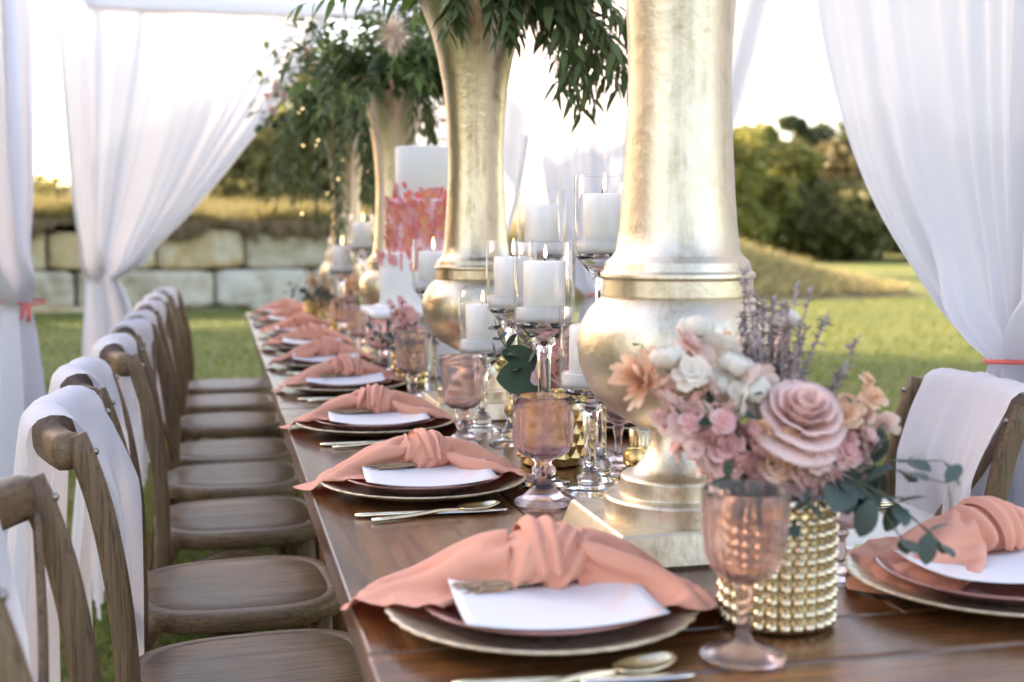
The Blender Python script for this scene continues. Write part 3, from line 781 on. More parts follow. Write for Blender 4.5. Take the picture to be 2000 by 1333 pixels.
def goblet(kind, loc, label, sc=1.0, rz=0):
    t = thing('goblet', label, 'goblet', loc, rz, 'pink glass goblets'); t.scale = (sc, sc, sc)
    link('bowl', GOB[kind][0], t); link('stem', GOB[kind][1], t); return t

# ------------------------------------------------------------------ place settings
SY = [1.188, 1.865, 2.47, 3.13, 3.70, 4.27, 4.87, 5.46, 6.02]
NAPROT = [-9, -4, -6, 6, 2, -6, 8, -4, 4]
GK = ['blush', 'mauve', 'tulip', 'tulip', 'mauve', 'tulip', 'mauve', 'blush', 'tulip']
GPOS = [(.476, 1.053), (.462, 1.741), (.452, 2.31), (.450, 2.93), (.452, 3.50), (.447, 4.02), (.45, 4.62), (.447, 5.25), (.45, 5.83)]
def setting(x, y, flip, side, k, i, full=True):
    rz = PI if flip else 0; s = -1 if flip else 1
    g = 'gold rimmed chargers'
    tag(link('charger_plate', CH, None, (x, y + .015 * s, TZ), (0, 0, rz + i)), 'scalloped beige gold charger, %s setting from the stone wall end, %s' % (k, side), 'charger', g)
    tag(link('dinner_plate', PLT, None, (x, y + .015 * s, TZ + .0068), (0, 0, rz + i * .7)), 'rosy glass plate, %s setting from the stone wall end, %s' % (k, side), 'plate', 'rosy glass plates')
    o = tag(link('menu_card', CARD, None, (x + .0 * s, y - .035, TZ + .0290), (rad(2), 0, rz + rad(-3))), 'white menu card under the napkin, %s setting from the stone wall end, %s' % (k, side), 'card', 'white menu cards')
    m_ = o.modifiers.new('s', 'SOLIDIFY'); m_.thickness = .0008
    napkin(i, (x + .01 + (.025 if flip else 0), y + .055, TZ + .034), rz + rad(NAPROT[i % 9]), 'knotted peach napkin, %s setting from the stone wall end, %s' % (k, side), 1.18 if i == 0 else 1.0)
    if full:
        tag(link('wheat_sprig', WH, None, (x - .012 * s, y + .026, TZ + .034), (0, 0, rz + rad(10))), 'dried wheat sprig tucked under napkin, %s setting from the stone wall end, %s' % (k, side), 'dried sprig', 'dried sprigs under the napkins')
    a = rad(-8 + (i % 3) * 3)
    cutlery('knife', (x - .125 * s, y - .150 * s, TZ), rz + a, 'gold handled knife, %s setting from the stone wall end, %s' % (k, side), 'gold handled knives')
    cutlery('spoon', (x - .105 * s, y - .185 * s, TZ), rz + rad(12), 'gold spoon, %s setting from the stone wall end, %s' % (k, side), 'gold spoons')
    cutlery('fork', (x - .13 * s, y + .195 * s, TZ), rz + rad(3), 'gold fork, %s setting from the stone wall end, %s' % (k, side), 'gold forks')
A, B = 'chair row side', 'lawn side'
for i, y in enumerate(SY):
    setting(.318 if i == 0 else .305, y, False, A, ORD[8 - i], i, i < 4)
    kd = {'blush': 'round ribbed blush glass goblet', 'tulip': 'flared etched rose glass goblet', 'mauve': 'frosted mauve glass goblet'}[GK[i]]
    goblet(GK[i], (*GPOS[i], TZ), '%s, %s setting from the stone wall end, %s' % (kd, ORD[8 - i], A), 1.12 if GK[i] == 'tulip' else 1.03, i * .8)
RY = [1.205, 1.80, 2.42, 3.10]
for i, y in enumerate(RY):
    setting(.838, y, True, B, ORD[8 - i], i + 3, False)
for i, (p, kd) in enumerate((((.700, 1.29), 'tulip'), ((.672, 2.02), 'blush'))):
    goblet(kd, (*p, TZ), '%s, %s setting from the stone wall end, %s' % ({'tulip': 'flared etched rose glass goblet', 'blush': 'round ribbed blush glass goblet'}[kd], ORD[8 - i], B))

# ------------------------------------------------------------------ hurricane candles
def hurricane(H, loc, label, r=.049, lit=True):
    """H: total height of holder"""
    t = thing('hurricane_candle_holder', label, 'candle holder', loc, 0, 'glass hurricane candle holders')
    hc = .128; z0 = H - hc; th = .0025
    prof = [(r * .97, z0 + .002), (r, z0 + .008), (r, H - .001), (r - th * .5, H), (r - th, H - .001), (r - th, z0 + .010), (r - th - .004, z0 + .004)]
    link('cup', lathe_mesh('cup', prof, 'clear_thin', 56), t)
    zc = z0 - .042
    st = [(.0, .0015), (.043, .0015), (.044, .0035), (.040, .006), (.020, .010), (.0165, .013), (.0195, .018), (.0195, .026), (.0145, .031), (.0105, .036), (.0095, .06), (.0105, zc - .02), (.013, zc), (.022, zc + .016), (.038, zc + .034), (r * .97, z0 + .001), (r - .006, z0 + .002), (.034, zc + .034), (.016, zc + .016), (.0, zc + .006)]
    link('stem', lathe_mesh('stem', st, 'clear', 40), t)
    link('sand_bed', lathe_mesh('sand_bed', [(.0, z0 + .003), (r - .006, z0 + .003), (r - .004, z0 + .010), (r - .0035, z0 + .024), (.0, z0 + .026)], 'sand', 36), t)
    cr = r * .68; ct = z0 + .098
    cd = link('candle', lathe_mesh('candle', [(.0, z0 + .02), (cr, z0 + .02), (cr, ct - .002), (cr - .002, ct), (cr * .75, ct - .001), (cr * .3, ct - .004), (.0, ct - .004)], 'wax', 36), t)
    mb = MB(); mb.add(*tube([(0, 0, ct - .005), (.0005, 0, ct + .004), (.002, 0, ct + .009)], .0009, 6)); obj('wick', mb, 'wick', cd)
    if lit:
        fl = link('flame', lathe_mesh('flame', [(.0, ct + .004), (.0022, ct + .007), (.0034, ct + .012), (.0028, ct + .019), (.0012, ct + .027), (.0, ct + .032)], 'flame', 14), cd); q = .75 + .5 * ((loc[0] * 37 + loc[1] * 91) % 1); fl.scale = (1, 1, 1); fl.location = (0, 0, (ct + .004) * (1 - q)); fl.scale = (.9, .9, q); fl.rotation_euler = (0, rad(-.4 + .8 * q), 0)
    return t
hurricane(.388, (.502, 1.885, TZ), 'medium hurricane candle holder with flame, behind the frosted mauve goblet')
hurricane(.292, (.553, 1.80, TZ), 'short hurricane candle holder against the bulb of the largest trumpet vase')
hurricane(.495, (.603, 1.905, TZ), 'tallest hurricane candle holder beside the column of the largest trumpet vase', .045)
hurricane(.289, (.519, 2.44, TZ), 'short hurricane candle holder beside the flared rose goblet and big leaf')
hurricane(.388, (.538, 2.262, TZ), 'medium hurricane candle holder above the round gold votive')
hurricane(.488, (.618, 2.345, TZ), 'tall hurricane candle holder rising behind the faceted gold vase')
hurricane(.388, (.520, 3.05, TZ), 'medium hurricane candle holder standing before the cake')
hurricane(.475, (.516, 4.557, TZ), 'tall hurricane candle holder beyond the cake, beside the third trumpet vase')
hurricane(.388, (.445, 4.62, TZ), 'medium hurricane candle holder beyond the cake, among pale flowers')

# ------------------------------------------------------------------ trumpet vases
def trumpet(loc, label, sc=1.0, rz=0, mt='antique'):
    t = thing('trumpet_vase', label, 'vase', loc, rz, 'gold trumpet vases'); t.scale = (sc, sc, sc)
    mb = MB(); w0, w1 = .112, .102
    v = []; prof = [(w0 * .98, 0), (w0, .004), (w1, .036), (w1 - .003, .039), (.0, .039)]
    for w, z in prof:
        for (sx, sy) in ((1, 1), (-1, 1), (-1, -1), (1, -1)): v.append((sx * w, sy * w, z))
    f = [tuple((j * 4 + i, j * 4 + (i + 1) % 4, (j + 1) * 4 + (i + 1) % 4, (j + 1) * 4 + i)) for j in range(4) for i in range(4)] + [(3, 2, 1, 0)]
    mb.add(v, f); obj('plinth', mb, mt, t, smooth=False)
    pr = [(.086, .0385), (.086, .060), (.083, .063), (.067, .064), (.066, .084), (.063, .087), (.054, .088), (.045, .098), (.036, .112), (.030, .128), (.031, .142)]
    link('foot', lathe_mesh('foot', creased(pr[:6]) + pr[6:], mt, 64), t)
    bl = [(.031, .141), (.052, .148), (.082, .166), (.105, .190), (.117, .220), (.120, .245), (.116, .268), (.106, .286), (.095, .298), (.088, .302)]
    link('bulb', lathe_mesh('bulb', bl, mt, 72), t)
    cl = [(.088, .301), (.090, .303), (.0895, .323), (.0925, .325), (.092, .330), (.088, .3325), (.085, .343), (.078, .350)]
    link('collar', lathe_mesh('collar', creased(cl), mt, 64), t)
    tr = [(.0785, .349), (.074, .356), (.0705, .38), (.067, .42), (.064, .47), (.0615, .52), (.0605, .56), (.0615, .60), (.065, .66), (.071, .72), (.082, .78), (.098, .84), (.118, .89), (.139, .925), (.143, .930), (.141, .931), (.115, .893), (.094, .842), (.078, .782), (.06, .70), (.055, .6), (.0, .59)]
    link('trumpet', lathe_mesh('trumpet', tr, mt, 72), t)
    return t
V = [(.568, 1.475), (.552, 2.66), (.547, 3.91), (.525, 5.205)]
trumpet((*V[0], TZ), 'largest champagne gold trumpet vase with bare column, behind the beaded vase', 1.065, 0, 'champagne')
trumpet((*V[1], TZ), 'gold trumpet vase between the cake and the tall hurricane candles', 1.0, .0)
trumpet((*V[2], TZ), 'gold trumpet vase just beyond the cake', .957)
trumpet((*V[3], TZ), 'gold trumpet vase nearest the stone wall, trailing long greenery', .96)

# ------------------------------------------------------------------ greenery on the vases
def spray(r_, start, d, L, droop, nl, ll, lw, shape='lance', wig=.1):
    """a twig with leaves; returns (stem MB pieces, leaf MB pieces)"""
    d = Vector(d).normalized(); P = [Vector(start)]; n_ = 10; dd = d.copy()
    for k in range(n_):
        dd = (dd + Vector((r_.gauss(0, wig), r_.gauss(0, wig), r_.gauss(0, wig) - droop)) * .35).normalized(); P.append(P[-1] + dd * (L / n_))
    mb = MB(); mb.add(*tube(P, [.003 - .0022 * k / n_ for k in range(n_ + 1)], 5), 0)
    for q in range(nl):
        u = .12 + .88 * q / (nl - 1); i = min(int(u * n_), n_ - 1); p = P[i].lerp(P[i + 1], u * n_ - i); tg = (P[i + 1] - P[i]).normalized()
        side = tg.orthogonal(); side.rotate(Matrix.Rotation(q * 2.4 + r_.uniform(-.5, .5), 3, tg))
        ld = (tg * r_.uniform(.5, 1.1) + side * r_.uniform(.5, 1.0) + Vector((0, 0, -.35)))
        k_ = r_.uniform(.65, 1.15) * (1 - .3 * u)
        mb.add(*leaf(p, ld, (r_.uniform(-.5, .5), r_.uniform(-.5, .5), 1), ll * k_, lw * k_, r_.uniform(.1, .45), .25, shape), 1)
    return mb
def floret_mesh(name, m, npet=7, size=.02, seedv=0, layers=2):
    r_ = random.Random(seedv); mb = MB()
    for ly in range(layers):
        for k in range(npet):
            a = 2 * PI * k / npet + ly * .5 + r_.uniform(-.2, .2); el = .05 + .42 * ly + r_.uniform(-.2, .2)
            mb.add(*leaf((0, 0, .002), (math.cos(a) * math.cos(el), math.sin(a) * math.cos(el), math.sin(el)), (0, 0, 1), size * (1 - .2 * ly) * r_.uniform(.8, 1.15), size * r_.uniform(.7, 1.0), r_.uniform(-.3, .3), r_.uniform(-.2, .35), 'petal'))
    return mb.mesh(name, m)
FLO = {k: [floret_mesh('floret', k, 6, .023, s, 3) for s in range(3)] for k in ('blush_petal', 'pink_petal', 'peach_petal', 'cream_petal')}
def pampas_mesh():
    r_ = random.Random(9); mb = MB()
    for k in range(420):
        d = Vector((r_.gauss(0, 1), r_.gauss(0, 1), r_.gauss(0, 1.2))).normalized(); mb.add(*leaf(d * r_.uniform(.0, .02), d, (0, 0, 1), r_.uniform(.03, .075), .004, .2, .1))
    return mb.mesh('tufted_bloom', 'pampas')
PAMP = pampas_mesh()
def arrangement(loc, label, specs, seedv, blooms=(), dome=28, dome_r=.24, dome_m='lance_leaf'):
    t = thing('floral_arrangement', label, 'flowers', loc, 0, 'greenery on the trumpet vases'); r_ = random.Random(seedv)
    for k in range(dome):
        a = r_.uniform(0, 2 * PI); el = r_.uniform(.25, 1.45)
        d = (math.cos(a) * math.cos(el), math.sin(a) * math.cos(el), math.sin(el))
        rnd = r_.random() < .35
        mb = spray(r_, (math.cos(a) * .05, math.sin(a) * .05, -.03), d, dome_r * r_.uniform(.9, 1.5), r_.uniform(.0, .28), 22, .055 if rnd else .08, .036 if rnd else .019, 'round' if rnd else 'lance')
        obj('leaf_spray', mb, ['stem', r_.choice(['lance_leaf', 'lance_leaf', 'bright_leaf', 'bright_leaf']) if not rnd else r_.choice(['bright_leaf', 'lance_leaf', 'eucalyptus'])], t)
    for (ax, ay, az, L, droop, nl, ll, lw) in specs:
        mb = spray(r_, (ax * .1, ay * .1, .01), (ax, ay, az), L, droop, nl, ll, lw, 'lance', .06); obj('leaf_spray', mb, ['stem', 'lance_leaf'], t)
    for (x, y, z, kind, sc) in blooms:
        if kind == 'pampas': link('tufted_bloom', PAMP, t, (x, y, z), scale=(sc, sc, sc))
        else:
            p = link('bloom', None, t, (x, y, z))
            for q in range(7): link('floret', FLO[kind][q % 3], p, (r_.gauss(0, .025), r_.gauss(0, .025), r_.gauss(0, .025)), (r_.uniform(-1, 1), r_.uniform(-1, 1), 0), (sc, sc, sc))
    return t
# V2: long sprays falling over the lawn side and a few over the front
c_, s_ = RIM.x, RIM.y
def loc2(a, b_): return (c_ * a + -s_ * b_ * 1.0, s_ * a + c_ * b_)     # a: across the view, b: away
sp = []
rr_ = random.Random(8)
for k in range(20):
    a = rr_.uniform(.6, 1.0); b_ = rr_.uniform(-.55, .55); x, y = loc2(a, b_)
    sp.append((x, y, rr_.uniform(.0, .6), rr_.uniform(.26, .42), rr_.uniform(.5, .95), 28, .08, .020))
for k in range(7):
    a = rr_.uniform(-.35, .6); x, y = loc2(a, -1); sp.append((x, y, rr_.uniform(-.05, .35), rr_.uniform(.11, .17), rr_.uniform(.8, 1.2), 18, .075, .021))
arrangement((*V[1], TZ + .92), 'dark willowy greenery spilling from the trumpet vase between cake and tall candles', sp, 31, [(*loc2(.22, .1), .02, 'pink_petal', 1.0), (*loc2(.1, -.1), .12, 'blush_petal', 1.2)], 26)
sp = []
for k in range(16):
    a = rr_.uniform(-1, 1); b_ = rr_.uniform(-.9, .5); x, y = loc2(a, b_); sp.append((x, y, rr_.uniform(0, .6), rr_.uniform(.25, .42), rr_.uniform(.6, 1.1), 26, .07, .02))
for k in range(9):
    x, y = loc2(1, rr_.uniform(-.5, .2)); sp.append((x, y, rr_.uniform(0, .4), rr_.uniform(.38, .55), rr_.uniform(.9, 1.3), 34, .065, .024))
arrangement((*V[2], TZ + .885), 'mixed greenery with pale tufted bloom on the trumpet vase beyond the cake', sp, 32,
            [(*loc2(.045, -.43), .075, 'pampas', .9), (*loc2(-.08, -.30), .29, 'pink_petal', 1.5), (*loc2(-.02, -.30), .27, 'pink_petal', 1.4), (*loc2(-.16, -.25), .24, 'peach_petal', 1.2)], 84, .25)
sp = []
for k in range(22):
    a = rr_.uniform(-1, .3); b_ = rr_.uniform(-.9, .6); x, y = loc2(a, b_); sp.append((x, y, rr_.uniform(0, .5), rr_.uniform(.3, .5), rr_.uniform(.5, 1.1), 28, .075, .018))
for k in range(9):
    x, y = loc2(rr_.uniform(-.5, 1), -.8); sp.append((x, y, rr_.uniform(-.1, .3), rr_.uniform(.5, .75), rr_.uniform(1.1, 1.6), 40, .07, .02))
t4 = arrangement((*V[3], TZ + .885), 'long trailing greenery with fairy lights on the trumpet vase nearest the stone wall', sp, 33, [(*loc2(-.1, -.15), .2, 'peach_petal', 1.0), (*loc2(-.28, -.1), .08, 'blush_petal', 1.0)], 60, .27)
for k in range(16):
    mb = MB(); q = rr_.uniform(.002, .003); mb.add(*lathe([(.0, -q), (q * .8, -q * .6), (q, 0), (q * .8, q * .6), (.0, q)], 10))
    x, y = loc2(rr_.uniform(-.20, .12), rr_.uniform(-.30, -.2)); obj('fairy_light', mb, 'bulb_glow', t4, (x, y, rr_.uniform(-.42, .02)))

# ------------------------------------------------------------------ small gold vases and votives
def hobnail_vase(loc, label):
    t = thing('beaded_vase', label, 'vase', loc); r, H = .0545, .137
    link('body', lathe_mesh('body', [(.0, .001), (r - .002, .001), (r, .004), (r, H - .003), (r - .001, H), (r - .003, H), (r - .0035, .01), (.0, .008)], 'hobnail', 64), t)
    sph = MB(); q = .0066
    sph.add(*lathe([(.0, -q), (q * .7, -q * .7), (q, 0), (q * .7, q * .7), (.0, q)], 12)); me = sph.mesh('bead', 'hobnail')
    nb, nr = 27, 10
    for j in range(nr):
        for i in range(nb):
            a = 2 * PI * (i + .5 * (j % 2) * 0) / nb
            link('bead', me, t, ((r + .0008) * math.cos(a), (r + .0008) * math.sin(a), .009 + j * .0132), (0, rad(90), a))
    return t
hobnail_vase((.556, 1.150, TZ), 'gold beaded vase holding the large pink rose')
def faceted_vase(loc, label, sc=1.0, n_=13, rows=6):
    t = thing('faceted_vase', label, 'vase', loc); t.scale = (sc, sc, sc); r, H = .055, .140; mb = MB()
    dz = (H - .014) / rows
    link('body', lathe_mesh('body', [(.0, .001), (r - .004, .001), (r, .006), (r, H - .004), (r + .001, H), (r - .003, H), (r - .004, .01), (.0, .008)], 'mercury', 52), t)
    for j in range(rows):
        for i in range(n_):
            a = 2 * PI * (i + .5 * (j % 2)) / n_; da = PI / n_ * .98; z = .010 + dz * (j + .5)
            P = lambda aa, zz, rr: (rr * math.cos(aa), rr * math.sin(aa), zz)
            v = [P(a - da, z - dz * .1, r), P(a, z - dz * .85 if j else z - dz * .5, r), P(a + da, z - dz * .1, r), P(a, z + dz * .62, r), P(a, z - dz * .15, r + .007)]
            mb.add(v, [(0, 1, 4), (1, 2, 4), (2, 3, 4), (3, 0, 4)])
    obj('diamond_relief', mb, 'mercury', t, smooth=False); return t
faceted_vase((.560, 2.05, TZ), 'faceted mercury gold vase with pink stock and a big round leaf')
faceted_vase((.485, 3.20, TZ), 'gold vase of pink sprigs right before the cake stand', .8)
faceted_vase((.66, 2.97, TZ), 'gold vase of dark leaves behind the second trumpet vase bulb', .9)
faceted_vase((.475, 4.80, TZ), 'gold vase of pale flowers beyond the cake', .9)
faceted_vase((.41, 5.35, TZ), 'gold vase of pale flowers closest to the stone wall', .9)
def globe_votive(loc, label, sc=1.0):
    t = thing('globe_votive', label, 'votive', loc); t.scale = (sc, sc, sc)
    link('globe', lathe_mesh('globe', [(.0, .020), (.012, .021), (.025, .030), (.033, .046), (.034, .056), (.030, .070), (.024, .079), (.022, .079), (.028, .068), (.031, .055), (.024, .034), (.0, .026)], 'mercury', 40), t)
    link('foot', lathe_mesh('foot', [(.0, .001), (.022, .001), (.023, .004), (.012, .007), (.006, .012), (.008, .020), (.0, .021)], 'mercury', 32), t)
globe_votive((.580, 2.36, TZ), 'round mercury gold votive beneath the medium hurricane, near the faceted vase')
globe_votive((.660, 1.895, TZ), 'small round gold votive at the foot of the largest trumpet vase', .62)
t = thing('ribbed_votive', 'small ribbed gold cup votive beside the largest trumpet vase, lawn side', 'votive', (.727, 2.03, TZ))
link('cup', lathe_mesh('cup', [(.0, .001), (.024, .001), (.026, .004), (.030, .058), (.028, .059), (.024, .008), (.0, .006)], 'hobnail', 64, lambda a, r, z: (r * (1 + .03 * math.cos(16 * a)), z)), t)

# ------------------------------------------------------------------ bouquets in the small vases
def rose(parent, loc, rot, sc, m='rose_petal', seedv=1):
    r_ = random.Random(seedv); p = link('rose', None, parent, loc, rot, (sc, sc, sc))
    layers = [(3, .008, .040, .10), (4, .014, .043, .25), (5, .021, .046, .42), (6, .028, .047, .62), (7, .036, .046, .85), (7, .043, .043, 1.12)]
    for li, (k, rr, hh, flare) in enumerate(layers):
        for q in range(k):
            a0 = 2 * PI * q / k + li * .7 + r_.uniform(-.1, .1); span = 2 * PI / k * .78; mb = MB()
            def fn(u, w):
                a = a0 + (u * 2 - 1) * span * (.55 + .45 * w); e = abs(u * 2 - 1)
                rad_ = .004 + rr * w ** .6 * (1 + .12 * math.sin(a * 2 + li)) + flare * .016 * w ** 3 + .0012 * math.sin(a * 9 + li) * w
                z = hh * w * (1 - .12 * flare) - .006 * e * e * w - flare * .012 * w ** 4 - .010 * li * .6
                return (rad_ * math.cos(a), rad_ * math.sin(a), z)
            mb.add(*grid(9, 8, fn)); o = obj('petal', mb, m, p, solid=.0004)
    return p
def mum(parent, loc, rot, sc, m, seedv):
    r_ = random.Random(seedv); mb = MB()
    for k in range(64):
        el = r_.uniform(.1, 1.3); a = r_.uniform(0, 2 * PI); d = (math.cos(a) * math.cos(el), math.sin(a) * math.cos(el), math.sin(el))
        mb.add(*leaf((0, 0, 0), d, (0, 0, 1), r_.uniform(.028, .042), .008, -.15, .3, 'petal'))
    o = link('chrysanthemum', mb.mesh('chrysanthemum', m), parent, loc, rot, (sc, sc, sc)); return o
def cotton(parent, loc, sc, seedv):
    r_ = random.Random(seedv); p = link('cotton_boll', None, parent, loc, (r_.uniform(-.5, .5), r_.uniform(-.5, .5), 0), (sc, sc, sc))
    for k in range(4):
        a = PI / 2 * k; mb = MB(); ph = r_.uniform(0, 6)
        mb.add(*lathe([(.0, -.013), (.009, -.010), (.0135, -.002), (.0125, .006), (.008, .012), (.0, .014)], 14, lambda aa, r, z: (r * (1 + .14 * math.sin(3 * aa + ph + z * 200)), z + .0015 * math.sin(5 * aa))))
        obj('tuft', mb, 'cream_petal', p, (.0105 * math.cos(a), .0105 * math.sin(a), 0))
    mb = MB()
    for k in range(5): a = 2 * PI * k / 5; mb.add(*leaf((0, 0, -.014), (math.cos(a), math.sin(a), .5), (0, 0, 1), .026, .007, -.3, .2))
    obj('calyx', mb, 'brown_calyx', p); return p
def stock(parent, base, tip, nf, m, seedv, sc=1.0):
    r_ = random.Random(seedv); base, tip = Vector(base), Vector(tip); p = link('stock_stem', None, parent)
    mb = MB(); mid = base.lerp(tip, .5) + Vector((r_.uniform(-.01, .01), r_.uniform(-.01, .01), 0)); mb.add(*tube([base, mid, tip], [.0022, .002, .0012], 6)); obj('stalk', mb, 'stem', p)
    for k in range(nf):
        u = .35 + .65 * k / max(1, nf - 1); a = k * 2.4; c = base.lerp(tip, u) + Vector((math.cos(a), math.sin(a), r_.uniform(-.3, .5))) * .011 * sc
        s = sc * (1.05 - .55 * max(0, u - .6) / .4) * r_.uniform(.85, 1.1)
        link('floret', FLO[m][k % 3], p, c, (math.sin(a) * -.9 + r_.uniform(-.3, .3), math.cos(a) * .9, r_.uniform(0, 3)), (s, s, s))
    return p
def sprig(parent, base, pts, n_, L, W, m, seedv, name='eucalyptus_sprig', shape='round', droop=.15):
    r_ = random.Random(seedv); P = bez([base] + list(pts), 14); p = link(name, None, parent)
    mb = MB(); mb.add(*tube(P, [.0021 - .0014 * k / 14 for k in range(15)], 6)); obj('stalk', mb, 'stem', p)
    for k in range(n_):
        u = .3 + .7 * (k // 2) / max(1, (n_ - 1) // 2); i = min(int(u * 14), 13); c = P[i].lerp(P[i + 1], u * 14 - i); tg = (P[i + 1] - P[i]).normalized()
        side = tg.orthogonal(); side.rotate(Matrix.Rotation((k % 2) * PI + (k // 2) * 1.1 + r_.uniform(-.3, .3), 3, tg))
        s = r_.uniform(.75, 1.15) * (1 - .45 * u); mb = MB()
        mb.add(*leaf(c, tg * .6 + side, (r_.uniform(-.6, .6), r_.uniform(-.9, .2), 1), L * s, W * s, droop, .18, shape)); obj('leaf', mb, m, p, sub=1)
    return p
def lavender(parent, base, tip, seedv):
    r_ = random.Random(seedv); base, tip = Vector(base), Vector(tip); mb = MB()
    mid = base.lerp(tip, .5) + Vector((r_.uniform(-.012, .012), r_.uniform(-.012, .012), .006)); P = bez([base, mid, tip], 12)
    mb.add(*tube(P, .0011, 5))
    for k in range(58):
        u = .42 + .58 * r_.random(); i = min(int(u * 12), 11); c = P[i].lerp(P[i + 1], u * 12 - i); d = Vector((r_.gauss(0, 1), r_.gauss(0, 1), r_.gauss(.5, .7)))
        mb.add(*leaf(c, d, (0, 0, 1), r_.uniform(.007, .013), .0055, .0, .5))
    return obj('lavender_stem', mb, 'lavender', parent)

RZ = rad(-YAW)
b1 = thing('bouquet', 'bouquet of large pink rose, cotton, lavender and eucalyptus in the beaded vase', 'bouquet', (.556, 1.150, TZ + .125), RZ)
rose(b1, (.018, -.02, .092), (rad(40), rad(8), 0), .86, seedv=2)
mum(b1, (-.135, .015, .122), (rad(40), rad(-50), 0), 1.0, 'peach_petal', 3)
mum(b1, (-.052, .025, .155), (rad(25), rad(0), 0), .55, 'peach_petal', 4)
for k, (x, y, z, s) in enumerate(((-.115, .0, .150, 1.1), (-.085, .02, .178, 1.15), (-.05, .02, .172, 1.15), (-.045, .0, .142, 1.1), (-.03, -.01, .118, 1.1), (-.075, .03, .160, 1.0), (-.06, .01, .125, 1.1), (.012, .04, .185, 1.0), (.02, .045, .15, .9))):
    if k % 3 != 2: cotton(b1, (x, y, z), s * .72, 50 + k)
    link('floret', FLO[('cream_petal', 'blush_petal')[k % 2]][k % 3], b1, (x + .022 * math.cos(k * 2.1), y - .012, z - .016), (.8, .3 * k, k), (.95, .95, .95))
for k, (bx, tip, nf, m_, s) in enumerate((
        (0, (-.125, -.01, .098), 8, 'blush_petal', 1.15), (0, (-.10, -.03, .070), 8, 'pink_petal', 1.1), (0, (-.065, -.04, .075), 8, 'pink_petal', 1.2), (0, (-.085, -.02, .03), 7, 'blush_petal', 1.15),
        (0, (-.12, .01, .06), 7, 'blush_petal', 1.1), (0, (-.055, -.05, .02), 6, 'pink_petal', 1.0), (0, (-.02, -.05, .06), 7, 'peach_petal', 1.1), (0, (.04, -.055, .022), 9, 'blush_petal', 1.2), (0, (.075, -.045, .035), 9, 'pink_petal', 1.15),
        (0, (.092, -.02, .105), 12, 'peach_petal', 1.0), (0, (.10, -.03, .06), 9, 'blush_petal', 1.1), (0, (-.02, -.055, .0), 6, 'blush_petal', 1.0), (0, (-.10, .0, .128), 7, 'blush_petal', .9))):
    tip = (tip[0], tip[1] * .7, tip[2] * .85 + .034)
    stock(b1, (bx, 0, -.01), tip, nf + 1, m_, 60 + k, s * 1.0)
r_l = random.Random(12)
for k in range(24):
    lavender(b1, (.0, .01, -.02), (-.005 + r_l.uniform(-.03, .04), .02 + r_l.uniform(-.03, .04), r_l.uniform(.14, .24)), 80 + k)
for k, tip in enumerate(((.085, .03, .165), (.075, .02, .135), (.06, .05, .19), (.03, .06, .225))): lavender(b1, (.0, .01, .0), tip, 95 + k)
for k, (p1, p2, n_) in enumerate((((.075, -.035, .045), (.155, -.05, .030), 8), ((.07, -.045, .03), (.135, -.065, -.015), 8), ((.085, -.02, .045), (.165, -.01, .045), 7), ((.07, -.05, .025), (.105, -.075, -.02), 6), ((.09, -.04, .02), (.15, -.055, -.03), 6))):
    sprig(b1, (.03, -.01, .02), [p1, p2], n_, .056, .037, 'eucalyptus', 110 + k)
for k, (p1, p2) in enumerate((((-.05, -.05, .015), (-.07, -.07, .05)), ((-.05, .0, .07), (-.14, .03, .16)), ((.05, -.02, .05), (.085, -.01, .125)), ((-.02, -.03, .05), (-.03, -.02, .11)), ((-.05, -.02, .05), (-.085, -.03, .11)), ((.0, -.05, .0), (.02, -.07, .02)), ((-.03, -.05, .0), (-.04, -.065, .01)))):
    sprig(b1, (0, 0, -.02), [p1, p2], 9, .034, .018, 'dark_leaf' if k % 2 == 0 else 'eucalyptus', 120 + k)
b2 = thing('bouquet', 'bouquet of pink stock with big round leaf in the faceted gold vase', 'bouquet', (.560, 2.05, TZ + .13), RZ)
sprig(b2, (0, 0, -.02), [(-.05, -.02, .05), (-.085, -.03, .085), (-.10, -.03, .125)], 11, .042, .022, 'eucalyptus', 131)
sprig(b2, (0, 0, -.02), [(-.04, -.02, .03), (-.10, -.03, .06)], 6, .044, .024, 'eucalyptus', 132)
sprig(b2, (0, 0, -.02), [(.05, -.01, .05), (.075, -.02, .11)], 9, .036, .02, 'eucalyptus', 133)
sprig(b2, (0, 0, -.02), [(.06, .02, .03), (.10, .0, .06)], 8, .036, .022, 'eucalyptus', 134)
for k, (d, L, W, p0) in enumerate((((-1, -.25, .12), .085, .078, (-.012, -.04, .022)), ((-.9, .1, .5), .075, .05, (-.02, -.02, .04)), ((-.6, -.7, -.25), .06, .05, (-.02, -.03, .015)), ((.2, -.6, .9), .06, .045, (.0, .0, .06)), ((.7, -.6, .2), .055, .045, (.02, -.03, .01)))):
    mb = MB(); mb.add(*leaf(p0, d, (0, -.8, .6), L, W, .12, .12, 'round')); obj('broad_leaf', mb, 'dark_leaf', b2, sub=1)
for k, (tip, nf, m_) in enumerate((((.005, -.05, .09), 11, 'pink_petal'), ((-.012, -.055, .045), 8, 'pink_petal'), ((.03, -.03, .11), 9, 'blush_petal'), ((.03, -.05, .05), 7, 'pink_petal'), ((-.03, .0, .12), 6, 'blush_petal'))): stock(b2, (0, -.01, -.02), tip, nf, m_, 140 + k, 1.0)
for k in range(6): lavender(b2, (0, 0, 0), (-.05 + r_l.uniform(-.03, .05), r_l.uniform(-.03, .03), r_l.uniform(.10, .16)), 150 + k)
